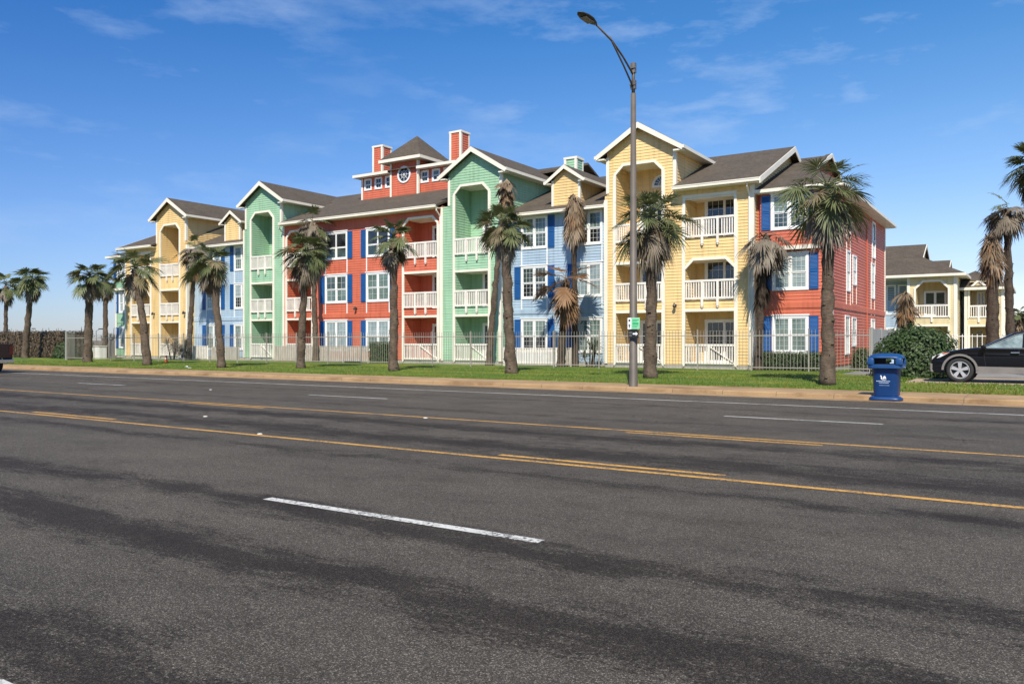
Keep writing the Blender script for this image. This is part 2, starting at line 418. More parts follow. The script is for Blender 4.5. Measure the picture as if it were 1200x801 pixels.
# --- towers with front gables
def tower(col, cx, hw, peak=12.5, eave=11.15, back=46.5, lowz=8.3, s_left=None, s_right=None, window_kind='round', wall=None, mir=False):
    """gabled tower part rising above the facade (front wall from lowz is part of facade)"""
    siding(wall, plane_x(cx + hw), [(FY, lowz), (back, lowz), (back, eave + .05), (FY, eave + .05)], ())
    siding(wall, plane_xm(cx - hw), [(FY, lowz), (back, lowz), (back, eave + .05), (FY, eave + .05)], ())
    siding(wall, plane_yb(back), [(cx - hw, 9), (cx + hw, 9), (cx + hw, eave), (cx, peak - .1), (cx - hw, eave)], ())
    ov = .46; yo = FY - .36
    sl = (peak - eave) / (hw + ov - .05)
    e = peak - sl * (hw + ov)
    roof_part([[(cx, yo, peak), (cx + hw + ov, yo, e), (cx + hw + ov, back + .3, e), (cx, back + .3, peak)],
               [(cx, back + .3, peak), (cx - hw - ov, back + .3, e), (cx - hw - ov, yo, e), (cx, yo, peak)]])
    t = MB()
    for sg in (-1, 1):                            # rake boards in profile
        xo = cx + sg * (hw + ov)
        P = [(cx, peak - .015), (xo, e - .015), (xo, e - .27), (xo - sg * .0, e - .27), (cx, peak - .30)]
        t.prism([P[0], P[1], P[2], P[4]], lambda x, z: (x, yo - .035, z), lambda x, z: (x, yo + .0, z))
        # boxed soffit return at the eave
        t.box(min(xo, xo - sg * ov), max(xo, xo - sg * ov), yo + .004, FY + .0, e - .27, e - .20)
        # side fascia and gutter
        xa, xb = sorted((xo, xo + sg * .10))
        t.box(xa, xb, yo - .03, back + .3, e - .19, e - .03)
        xa, xb = sorted((cx + sg * hw, xo - sg * .01))
        t.box(xa, xb, FY, back, e - .20, e - .16)
    t.build('rake_trim', M['trim'], BD)

# --- facade assembly -------------------------------------------------------------
def facade(col, pl, outer, holes, name='wall'): pass

top_y = 9.25
def make_half(S, colours, left):
    """S maps the right-half X to this half (mirror for the left)"""
    cG, cB, cY, cE = colours
    def iv(a, b): return (a, b) if not left else (S(b), S(a))
    # green tower block
    wall = MB(); holes = []
    a, b = iv(-29.30, -25.10); ta, tb = iv(-28.85, -25.12); cx = (ta + tb) / 2 + (.08 if not left else .18); hw = 1.86
    tl, trr = cx - hw, cx + hw
    s0, s1 = iv(-28.28, -25.95) if not left else (-46.15, -43.95)
    bay(BD, wall, holes, s0, s1, (2.96, 5.52, 10.45), chamf=(0, 0, .42), doorspan=(.42, 1.0))
    siding(wall, plane_y(FY), [(a, .4), (b, .4), (b, 9.4), (trr, 9.4), (trr, 11.3), (cx, 12.42), (tl, 11.3), (tl, 9.4), (a, 9.4)], holes)
    siding(wall, plane_x(b), [(FY, .4), (BY, .4), (BY, 9.4), (FY, 9.4)]) if not left else siding(wall, plane_x(b), [(FY, 9.0), (BY, 9.0), (BY, 9.4), (FY, 9.4)])
    if left: siding(wall, plane_xm(a), [(FY, .4), (BY, .4), (BY, 9.4), (FY, 9.4)])
    else: siding(wall, plane_xm(a), [(FY, 9.0), (BY, 9.0), (BY, 9.4), (FY, 9.4)])
    tower(cG, cx, hw, 12.60, 11.2, wall=wall, back=46.8)
    o = wall.build('wall', M[cG], BD); o['label'] = 'mint green clapboard tower wall'
    # round (or glazed) window high on the recess wall
    round_window(BD, plane_y(FY + 1.55), cx + .45, 9.75, .42, 'p_dim')
    tr = MB()
    for X, sd in ((trr, 1), (tl, -1)): corner_board(tr, X + sd * .0, FY - .021, 9.42, 11.05, .13, sd)
    corner_board(tr, b, FY - .021, .4, 9.40, .15, 1); corner_board(tr, a, FY - .021, .4, 9.40, .12, -1)
    tr.build('corner_trim', M['trim'], BD)
    # blue set-back block
    wall = MB(); a, b = (-25.10, -18.64) if not left else (-53.45, -47.0); holes = []
    wins = [(-24.02, -22.52, (-1, 1)), (-20.62, -19.18, (-1,))] if not left else [(-51.9, -50.4, (-1, 1)), (-48.7, -47.25, (-1,))]
    for (w0, w1, sh) in wins:
        p, q = w0, w1; sh2 = sh; first = (w0 < -23) if not left else (w0 < -50)
        for k, (z0, z1) in enumerate(((1.02, 2.68), (3.98, 5.60), (6.74, 8.34))):
            holes.append(rect(p - .02, q + .02, z0 - .02, z1 + .02))
            kk = [('p_blind', 'p_blind'), ('p_blind', 'p_dim'), ('p_curtain', 'p_curtain'), ('p_dim', 'p_dark')][(k * 2 + first) % 4]
            if k == 0 and first: kk = ('p_curtain', 'p_blind')
            window(BD, plane_y(BY), p, q, z0, z1, kk, shut=sh2, apron=.75 if k == 1 else (.9 if k == 2 else 0), head=.05 if k < 2 else 0)
    siding(wall, plane_y(BY), rect(a, b, .4, 8.6), holes)
    o = wall.build('wall', M[cB], BD); o['label'] = 'pale blue clapboard wall set back between two towers'
    tr = MB(); tr.pbox(plane_y(BY), a, b, 3.06, 3.30, .0, .045); tr.build('belt_board', M[cB], BD)
    e = 8.62
    ys = 37.52; yr = 45.0; zr = e + (yr - ys) * .42
    roof_part([[(a + .0, ys, e), (b - .0, ys, e), (b, yr, zr), (a, yr, zr)], [(a, yr, zr), (b, yr, zr), (b, 53.2, 8.3), (a, 53.2, 8.3)]])
    g = MB(); gutter(g, a + .03, b - .03, ys, e); g.box(a, b, ys + .01, BY, e - .16, e - .12 + 0.0); g.build('gutter', M['trim'], BD)
    # yellow dormer on the blue roof
    dc = -21.45 if not left else -49.4; dh = .86; dy = 38.32; dz0, dz1 = 8.82, 10.33; pk = 11.12
    wall = MB()
    siding(wall, plane_y(dy), [(dc - dh, dz0), (dc + dh, dz0), (dc + dh, dz1), (dc, dz1 + .66), (dc - dh, dz1)])
    siding(wall, plane_x(dc + dh), [(dy, dz0), (dy + 4.5, dz0), (dy + 4.5, dz1), (dy, dz1)])
    siding(wall, plane_xm(dc - dh), [(dy, dz0), (dy + 4.5, dz0), (dy + 4.5, dz1), (dy, dz1)])
    dorm = wall.build('dormer', M['yellow'], BD)
    t = MB()
    for X, sd in ((dc + dh, 1), (dc - dh, -1)): corner_board(t, X, dy - .021, dz0, dz1, .11, sd)
    ov = .34; yo = dy - .25; sl = (pk - dz1) / (dh + ov - .06)
    for sg in (-1, 1):
        xo = dc + sg * (dh + ov); ee = pk - sl * (dh + ov)
        t.prism([(dc, pk - .015), (xo, ee - .015), (xo, ee - .2), (dc, pk - .24)], lambda x, z: (x, yo - .03, z), lambda x, z: (x, yo, z))
        xa, xb = sorted((xo, xo + sg * .08)); t.box(xa, xb, yo - .03, dy + 3.8, ee - .16, ee - .02)
        xa, xb = sorted((xo - sg * .01, dc + sg * dh)); t.box(xa, xb, yo + .004, dy + 3.8, ee - .17, ee - .13)
    t.build('dormer_trim', M['trim'], dorm)
    ee = pk - sl * (dh + ov); rb = MB()
    slab(rb, [(dc, yo, pk), (dc + dh + ov, yo, ee), (dc + dh + ov, dy + 4.2, ee), (dc, dy + 6, pk)], .10)
    slab(rb, [(dc, dy + 6, pk), (dc - dh - ov, dy + 4.2, ee), (dc - dh - ov, yo, ee), (dc, yo, pk)], .10)
    rb.build('dormer_roof', M['shingle'], dorm)
    # yellow block: tower + bay
    wall = MB(); holes = []
    a, b = iv(-18.64, -11.0) if not left else (-61.55, -53.45)
    cx = S(-16.66) + (.0 if not left else -.02); hw = 1.86
    s0, s1 = (-18.0, -15.52) if not left else (-56.75, -54.45)
    bay(BD, wall, holes, s0, s1, (2.96, 5.42, 10.42), chamf=(0, 0, .42), doorspan=(.30, 1.0))
    s2, s3 = iv(-14.3, -11.9) if not left else (-60.6, -58.15)
    bay(BD, wall, holes, s2, s3, (2.96, 5.42, 8.46), chamf=(0, .42, 0), doorspan=(.22, 1.02))
    lo_t = 9.0
    siding(wall, plane_y(FY), [(a, .4), (b, .4), (b, lo_t), (cx + hw, lo_t), (cx + hw, 11.2), (cx, 12.3), (cx - hw, 11.2), (cx - hw, lo_t), (a, lo_t)], holes)
    yr, zr = 43.3, 11.7
    gable = [(FY, .4), (BACK - .3, .4), (BACK - .3, 7.6), (49.4, 9.1), (yr, zr - .12), (FY, 9.12)]
    siding(wall, plane_x(b), gable)
    siding(wall, plane_xm(a), gable if left else [(FY, .4), (BY, .4), (BY, 9.0), (FY, 9.0)])
    tower(cY, cx, hw, 12.47, 11.08, wall=wall, back=46.5)
    o = wall.build('wall', M[cY], BD); o['label'] = 'yellow clapboard wall with two columns of recessed balconies'
    round_window(BD, plane_y(FY + 1.55), cx + .55, 9.55, .46, 'p_dim', half=True)
    tr = MB()
    for X, sd in ((cx + hw, 1), (cx - hw, -1)): corner_board(tr, X, FY - .021, lo_t + .1, 10.95, .13, sd)
    corner_board(tr, b, FY - .021, .4, lo_t - .2, .16, 1); corner_board(tr, a, FY - .021, .4, lo_t - .2, .16, -1)
    tr.build('corner_trim', M['trim'], BD)
    x0, x1 = (a - .0, b + .42) if not left else (a - .42, b + .0)
    ze = 9.02; ye = 36.92
    rs = (zr - ze) / (yr - ye); yc_ = FY + 1.75; zc_ = ze + rs * (yc_ - ye)
    g0, g1 = (cx + hw, x1) if not left else (x0, cx - hw)
    h0, h1 = (x0, cx + hw) if not left else (cx - hw, x1)
    roof_part([[(g0, ye, ze), (g1, ye, ze), (g1, yc_, zc_), (g0, yc_, zc_)], [(x0, yc_, zc_), (x1, yc_, zc_), (x1, yr, zr), (x0, yr, zr)], [(x0, yr, zr), (x1, yr, zr), (x1, 49.8, 8.95), (x0, 49.8, 8.95)]])
    t = MB(); gx0, gx1 = (cx + hw + .02, x1) if not left else (x0, cx - hw - .02)
    gutter(t, gx0, gx1, ye, ze); t.box(gx0, gx1, ye + .01, FY, ze - .20, ze - .16)
    xr = x1 if not left else x0; xo2 = xr + (.04 if not left else -.04)
    t.prism([(ye - .05, ze - .01), (yr, zr - .01), (49.8, 8.94), (49.8, 8.66), (yr, zr - .29), (ye - .05, ze - .29)], lambda y, z: (xr, y, z), lambda y, z: (xo2, y, z))
    t.build('gutter', M['trim'], BD)
    # end block
    wall = MB(); holes = []
    xo = -7.67 if not left else -63.9
    a, b = (-11.0, xo) if not left else (xo, -61.55)
    pl = plane_y(BY)
    wspan = (-10.2, -8.78) if not left else (-63.3, -62.25)
    for k, (z0, z1) in enumerate(((1.08, 2.60), (3.98, 5.46), (6.75, 8.20))):
        q = pl if k < 2 else plane_y(BY - .20)
        if k < 2: holes.append(rect(wspan[0] - .02, wspan[1] + .02, z0 - .02, z1 + .02))
        window(BD, q, wspan[0], wspan[1], z0, z1, ('p_curtain', 'p_curtain'), shut=(-1, 1), grid=(3, 3))
    siding(wall, pl, rect(a, b, .4, 8.55), holes)
    # third floor pop-out box
    pa, pb_ = wspan[0] - .60, wspan[1] + .60
    siding(wall, plane_y(BY - .20), rect(pa, pb_, 5.88, 8.55), [rect(wspan[0] - .02, wspan[1] + .02, 6.73, 8.22)])
    siding(wall, plane_x(pb_), [(BY - .20, 5.88), (BY, 5.88), (BY, 8.55), (BY - .20, 8.55)])
    siding(wall, plane_xm(pa), [(BY - .20, 5.88), (BY, 5.88), (BY, 8.55), (BY - .20, 8.55)])
    sidepl = plane_x(xo) if not left else plane_xm(xo)
    side_w = [(u0 * .967, u1 * .967, 1.5 + (z0 - 1.5) * .967, 1.5 + (z1 - 1.5) * .967) for u0, u1, z0, z1 in ((42.65, 43.45, 6.95, 8.30), (50.0, 50.95, 6.4, 8.35), (42.6, 43.45, 4.1, 6.0), (44.2, 45.1, 4.5, 5.9), (49.7, 50.7, 4.05, 5.95), (42.25, 43.2, .95, 2.75), (44.0, 45.0, 1.35, 2.70), (49.7, 50.7, 1.0, 2.75))]
    sh = [rect(u0 - .02, u1 + .02, z0 - .02, z1 + .02) for u0, u1, z0, z1 in side_w]
    siding(wall, sidepl, rect(BY, BACK, .4, 8.55), sh)
    for (u0, u1, z0, z1) in side_w: window(BD, sidepl, u0, u1, z0, z1, ('p_dim', 'p_dark') if z0 > 4 else ('p_blind', 'p_dim'), sashes=1, grid=(2, 2), casing=.075, head=0)
    o = wall.build('wall', M[cE], BD); o['label'] = ('coral red' if not left else 'mint green') + ' clapboard end block with its long side wall'
    tr = MB(); sd = 1 if not left else -1
    corner_board(tr, xo, BY - .021, .4, 8.4, .17, sd)
    tz = MB(); tz.pbox(plane_y(BY - .24), pa - .02, pb_ + .02, 5.72, 5.90, -.20, .04); tz.build('ledge', M['trim'], BD)
    for (u0, u1, z0, z1), dz in [(q, 1.0) for q in side_w[2:5]] + [(q, .95) for q in side_w[:2]]:
        for u in (u0 - .1, u1 + .04): tz = MB(); tz.pbox(sidepl, u, u + .06, z0 - dz, z0 - .1, .005, .04); tz.build('apron_trim', M['trim'], BD)
    tr.pbox(sidepl, BACK - .17, BACK + .02, .4, 8.4, .0, .05)
    tr.build('corner_trim', M['trim'], BD)
    tb_ = MB(); tb_.pbox(sidepl, BY + .15, BACK - .2, 3.05, 3.30, .0, .05); tb_.pbox(pl, a, b, 3.06, 3.30, 0, .045)
    tb_.tube([sidepl(46.6, .4, .04), sidepl(46.6, 7.8, .04)], [.03, .03], 6); tb_.build('belt_board', M[cE], BD)
    # hip roof with a small gablet
    ze = 8.55; ye = BY - .5; yb = BACK + .5; yr2 = (ye + yb) / 2; zr2 = 11.5; sl = (zr2 - ze) / (yr2 - ye)
    xe = xo + sd * .5; xi = b - 5 if not left else a + 5
    xi = -16.0 if not left else -57
    gx = xe - sd * 2.3; zg = 10.25
    ya, yc = ye + (zg - ze) / sl, yb - (zg - ze) / sl
    roof_part([[(xi, ye, ze), (xe, ye, ze), (gx, ya, zg), (gx, yr2, zr2), (xi, yr2, zr2)],
               [(xi, yr2, zr2), (gx, yr2, zr2), (gx, yc, zg), (xe, yb, ze), (xi, yb, ze)],
               [(xe, ye, ze), (xe, yb, ze), (gx, yc, zg), (gx, ya, zg)]])
    gw = MB(); gp = plane_x(gx + sd * .0) if not left else plane_xm(gx)
    siding(gw, gp, [(ya + .2, zg), (yc - .2, zg), (yr2, zr2 - .1)])
    gw.build('gablet', M[cE], BD)
    t = MB()
    xq = gx + sd * .3
    for (p, q) in (((ya - .1), yr2), ((yc + .1), yr2)): t.bar((xq, p, zg - .05), (xq, q, zr2 - .03), .05, .2)
    t.box(min(xi, xe), max(xi, xe), ye - .1, ye, ze - .17, ze - .02)
    t.box(*(sorted((xe, xe + sd * .1))), ye - .1, yb, ze - .171, ze - .021)
    t.box(*(sorted((xo, xe))), ye, yb, ze - .19, ze - .15); t.box(*(sorted((a, b))), ye, BY, ze - .195, ze - .155)
    t.build('gutter', M['trim'], BD)
    rb = MB(); slab(rb, [(gx - sd * .0, ya, zg + .06), (xq, ya, zg + .06), (xq, yr2, zr2 + .06), (gx, yr2, zr2 + .06)], .06); slab(rb, [(gx, yc, zg + .06), (xq, yc, zg + .06), (xq, yr2, zr2 + .06), (gx, yr2, zr2 + .06)], .06)
    rb.build('gablet_roof', M['shingle'], BD)

def round_window(root, pl, s, z, r, pane, half=False, seg=24):
    fb = MB(); pb = MB()
    a0, a1 = (0, math.pi) if half else (0, 2 * math.pi)
    pts = [(math.cos(a0 + (a1 - a0) * k / seg), math.sin(a0 + (a1 - a0) * k / seg)) for k in range(seg + (1 if half else 0))]
    n = len(pts); rng = range(n - 1) if half else range(n)
    for k in rng:
        c0, c1 = pts[k], pts[(k + 1) % n]; ro = r + .11
        q = [(s + c0[0] * r, z + c0[1] * r), (s + c1[0] * r, z + c1[1] * r), (s + c1[0] * ro, z + c1[1] * ro), (s + c0[0] * ro, z + c0[1] * ro)]
        fb.add([pl(x, y, .0) for x, y in q] + [pl(x, y, .07) for x, y in q], [(3, 2, 1, 0), (4, 5, 6, 7), (0, 1, 5, 4), (1, 2, 6, 5), (2, 3, 7, 6), (3, 0, 4, 7)])
    if half: fb.pbox(pl, s - r - .11, s + r + .11, z - .1, z, 0, .07)
    for k in range(0, n, 3):
        c = pts[k]; fb.bar(pl(s, z + (.05 if half else 0), .045), pl(s + c[0] * r, z + c[1] * r, .045), .016 if n > 20 else .02, .02)
    for k in rng:
        c0, c1 = pts[k], pts[(k + 1) % n]; h = r * .5
        fb.bar(pl(s + c0[0] * h, z + c0[1] * h, .046), pl(s + c1[0] * h, z + c1[1] * h, .046), .018, .018)
    w = fb.build('round_window', M['frame'], root)
    pb.add([pl(s + c[0] * r, z + c[1] * r, .03) for c in pts], [tuple(range(n))]); pb.build('pane', M[pane], w, bevel=-1)

make_half(lambda x: x, ('green', 'blue', 'yellow', 'red'), False)
make_half(mirror_x, ('green', 'blue', 'yellow', 'green'), True)

# --- central coral block
wall = MB(); holes = []; CL, CR = -42.80, -29.30
bay(BD, wall, holes, -32.15, -29.62, (2.96, 5.60, 8.87), chamf=(0, 0, .36), doorspan=(.42, 1.0))
bay(BD, wall, holes, -42.50, -40.15, (2.96, 5.60, 8.87), chamf=(0, 0, .36), doorspan=(.42, 1.0))
for wi, (p, q) in enumerate(((-38.78, -37.0), (-35.16, -33.42))):
    for k, (z0, z1) in enumerate(((1.02, 2.78), (4.10, 5.72), (6.90, 8.48))):
        holes.append(rect(p - .02, q + .02, z0 - .02, z1 + .02))
        window(BD, plane_y(FY), p, q, z0, z1, (('p_curtain', 'p_blind') if wi else ('p_blind', 'p_dim')) if k == 0 else (('p_blind', 'p_dim') if k == 1 else ('p_dark', 'p_dim')),
               shut=(-1, 1), style='transom' if k == 2 else 'hung', apron=.75 if k == 1 else (.85 if k == 2 else 0), grid=(2, 2) if k == 1 else (3, 3))
siding(wall, plane_y(FY), rect(CL, CR, .4, 9.45), holes)
siding(wall, plane_x(CR), [(FY, 9.3), (BY, 9.3), (BY, 9.5), (FY, 9.5)])
o = wall.build('wall', M['red'], BD); o['label'] = 'coral red clapboard wall of the central section'
tr = MB()
for u0, u1 in ((-39.95, -32.35),): tr.pbox(plane_y(FY), u0, u1, 3.06, 3.32, .0, .045)
tr.build('belt_board', M['red'], BD)
ye, ze, yr, zr = 36.9, 9.52, 44.4, 12.6
roof_part([[(CL - .0, ye, ze), (CR + .0, ye, ze), (CR + .3, yr, zr), (CL - .3, yr, zr)], [(CL - 6, yr, zr), (CR + 6, yr, zr), (CR + 6, 53.2, 9.1), (CL - 6, 53.2, 9.1)],
           [(CL, 42.0, 11.62), (CL, yr, zr), (CL - 6, yr, zr)], [(CR, 42.0, 11.62), (CR + 6, yr, zr), (CR, yr, zr)]])
t = MB(); gutter(t, CL + .05, CR - .02, ye, ze); t.box(CL, CR, ye + .01, FY, ze - .20, ze - .16); t.build('gutter', M['trim'], BD)
# clerestory wings and turret
TY = 41.6; tc = -35.55; th = 1.22; wl, wr = -39.65, -31.45
wall = MB()
wing_w = [(-39.05, 12.45), (-38.08, 12.45), (-37.12, 12.45), (-33.98, 12.45), (-33.02, 12.45), (-32.05, 12.45)]
holes = [rect(c - .26, c + .26, z - .33, z + .33) for c, z in wing_w]
siding(wall, plane_y(TY), rect(wl, wr, 11.3, 13.05), holes)
siding(wall, plane_x(wr), rect(TY, 45.0, 11.3, 13.05)); siding(wall, plane_xm(wl), rect(TY, 45.0, 11.3, 13.05))
siding(wall, plane_y(TY - .25), rect(tc - th, tc + th, 11.2, 13.8))
siding(wall, plane_x(tc + th), rect(TY - .25, TY + 2.4, 11.2, 13.8)); siding(wall, plane_xm(tc - th), rect(TY - .25, TY + 2.4, 11.2, 13.8))
siding(wall, plane_yb(45.0), rect(wl, wr, 11.3, 13.05)); siding(wall, plane_yb(TY + 2.4), rect(tc - th, tc + th, 12, 13.8))
TU = wall.build('rooftop_turret', M['red'], BD)
TU['label'] = 'coral red rooftop turret with round window and low wings'
for c, z in wing_w: window(TU if False else BD, plane_y(TY), c - .24, c + .24, z - .31, z + .31, ('p_dark', 'p_dark'), sashes=1, grid=(2, 1), casing=.10, head=0)
round_window(BD, plane_y(TY - .25), tc, 12.72, .46, 'p_dark')
t = MB()
for X, sd in ((tc + th, 1), (tc - th, -1)): corner_board(t, X, TY - .271, 11.2, 13.55, .12, sd)
corner_board(t, wr, TY - .021, 11.3, 12.9, .12, 1); corner_board(t, wl, TY - .021, 11.3, 12.9, .12, -1)
e = .55
x0, x1, y0, y1 = tc - th - e, tc + th + e, TY - .25 - e, TY + 2.4 + e
t.box(x0, x1, y0 - .04, y0, 13.56, 13.76); t.box(x1, x1 + .04, y0 - .04, y1, 13.56, 13.759); t.box(x0 - .04, x0, y0 - .04, y1, 13.56, 13.759)
t.box(x0, x1, y0, y1, 13.57, 13.62)
for a, b in ((wl - .35, tc - th - .04), (tc + th + .04, wr + .35)):
    t.box(a, b, TY - .55, TY - .51, 12.92, 13.10); t.box(a, b, TY - .51, TY, 12.93, 12.97)
t.box(wl - .39, wl - .35, TY - .55, 45.4, 12.92, 13.099); t.box(wr + .35, wr + .39, TY - .55, 45.4, 12.92, 13.099)
t.build('turret_trim', M['trim'], TU)
rb = MB(); pk = ((x0 + x1) / 2, (y0 + y1) / 2, 15.6); z = 13.78
for p, q in (((x0, y0), (x1, y0)), ((x1, y0), (x1, y1)), ((x1, y1), (x0, y1)), ((x0, y1), (x0, y0))):
    slab(rb, [(p[0], p[1], z), (q[0], q[1], z), pk], .06)
slab(rb, [(wl - .35, TY - .51, 13.12), (wr + .35, TY - .51, 13.12), (wr - .3, 43.3, 13.72), (wl + .3, 43.3, 13.72)], .06)
slab(rb, [(wl + .3, 43.3, 13.72), (wr - .3, 43.3, 13.72), (wr + .35, 45.4, 13.12), (wl - .35, 45.4, 13.12)], .06)
slab(rb, [(wl - .35, TY - .51, 13.12), (wl + .3, 43.3, 13.72), (wl - .35, 45.4, 13.12)], .06)
slab(rb, [(wr + .35, TY - .51, 13.12), (wr - .3, 43.3, 13.72), (wr + .35, 45.4, 13.12)], .06)
rb.build('turret_roof', M['shingle'], TU)
def chimney(x0, x1, y0, y1, z0, z1, col):
    w = MB()
    siding(w, plane_y(y0), rect(x0, x1, z0, z1)); siding(w, plane_x(x1), rect(y0, y1, z0, z1))
    siding(w, plane_xm(x0), rect(y0, y1, z0, z1)); siding(w, plane_yb(y1), rect(x0, x1, z0, z1))
    c = w.build('chimney', M[col], BD); t = MB()
    for X, sd in ((x1, 1), (x0, -1)): corner_board(t, X, y0 - .021, z0, z1 - .1, .12, sd)
    t.box(x1 + .0, x1 + .032, y1 - .1, y1 + .02, z0, z1 - .1)
    t.box(x0 - .06, x1 + .06, y0 - .06, y1 + .06, z1 - .1, z1 + .03)
    t.build('chimney_trim', M['trim'], c)
    f = MB(); f.box(x0 + .2, x1 - .2, y0 + .2, y1 - .2, z1 + .03, z1 + .1); f.build('flue_cap', M['metal'], c)
chimney(-39.35, -38.45, 42.4, 43.3, 12.9, 15.3, 'red')
chimney(-32.5, -31.6, 42.4, 43.3, 12.9, 15.35, 'red')
chimney(-23.6, -22.8, 42.0, 42.8, 9.9, 12.45, 'green')
# foundation, back and hidden faces
b = MB()
for x0, x1, y in ((-61.55, -53.45, FY), (-53.45, -47.0, BY), (-47.0, -25.1, FY), (-25.1, -18.64, BY), (-18.64, -11.0, FY), (-63.9, -61.55, BY), (-11.0, -7.67, BY)):
    b.box(x0 + .01, x1 - .01, y + .01, BACK, .0, .41)
b.build('foundation', M['found'], BD)
b = MB(); siding(b, plane_yb(BACK), rect(-63.9, -7.67, .4, 8.4)); b.build('rear_wall', M['yellow'], BD)
# downspouts
for X, Y, z1, mt in ((-29.36, FY - .06, 9.3, 'trim'), (-11.18, FY - .06, 8.8, 'trim'), (-42.86, FY - .06, 9.3, 'trim'), (-7.85, BY - .08, 8.5, 'trim'), (-18.78, BY - .06, 8.7, 'trim')):
    d = MB(); d.tube([(X, Y - .38, z1), (X, Y - .36, z1 - .12), (X, Y, z1 - .45), (X, Y, .55), (X + .02, Y - .18, .42)], [.045] * 5, 8); d.build('downspout', M[mt], BD)
# wall lanterns
for X, z, Y in ((-15.0 + .2, 3.28, FY), (-36.1, 3.62, FY), (-57.6, 3.7, FY), (-54.3 + .6, 3.7, FY)):
    d = MB(); d.box(X - .05, X + .05, Y - .06, Y, z - .06, z + .06); d.bar((X, Y - .06, z + .02), (X, Y - .2, z + .12), .025)
    d.tube([(X, Y - .2, z + .12), (X, Y - .2, z - .02), (X, Y - .2, z - .1)], [.03, .09, .07], 8); d.build('wall_lantern', M['lamphead'], BD)


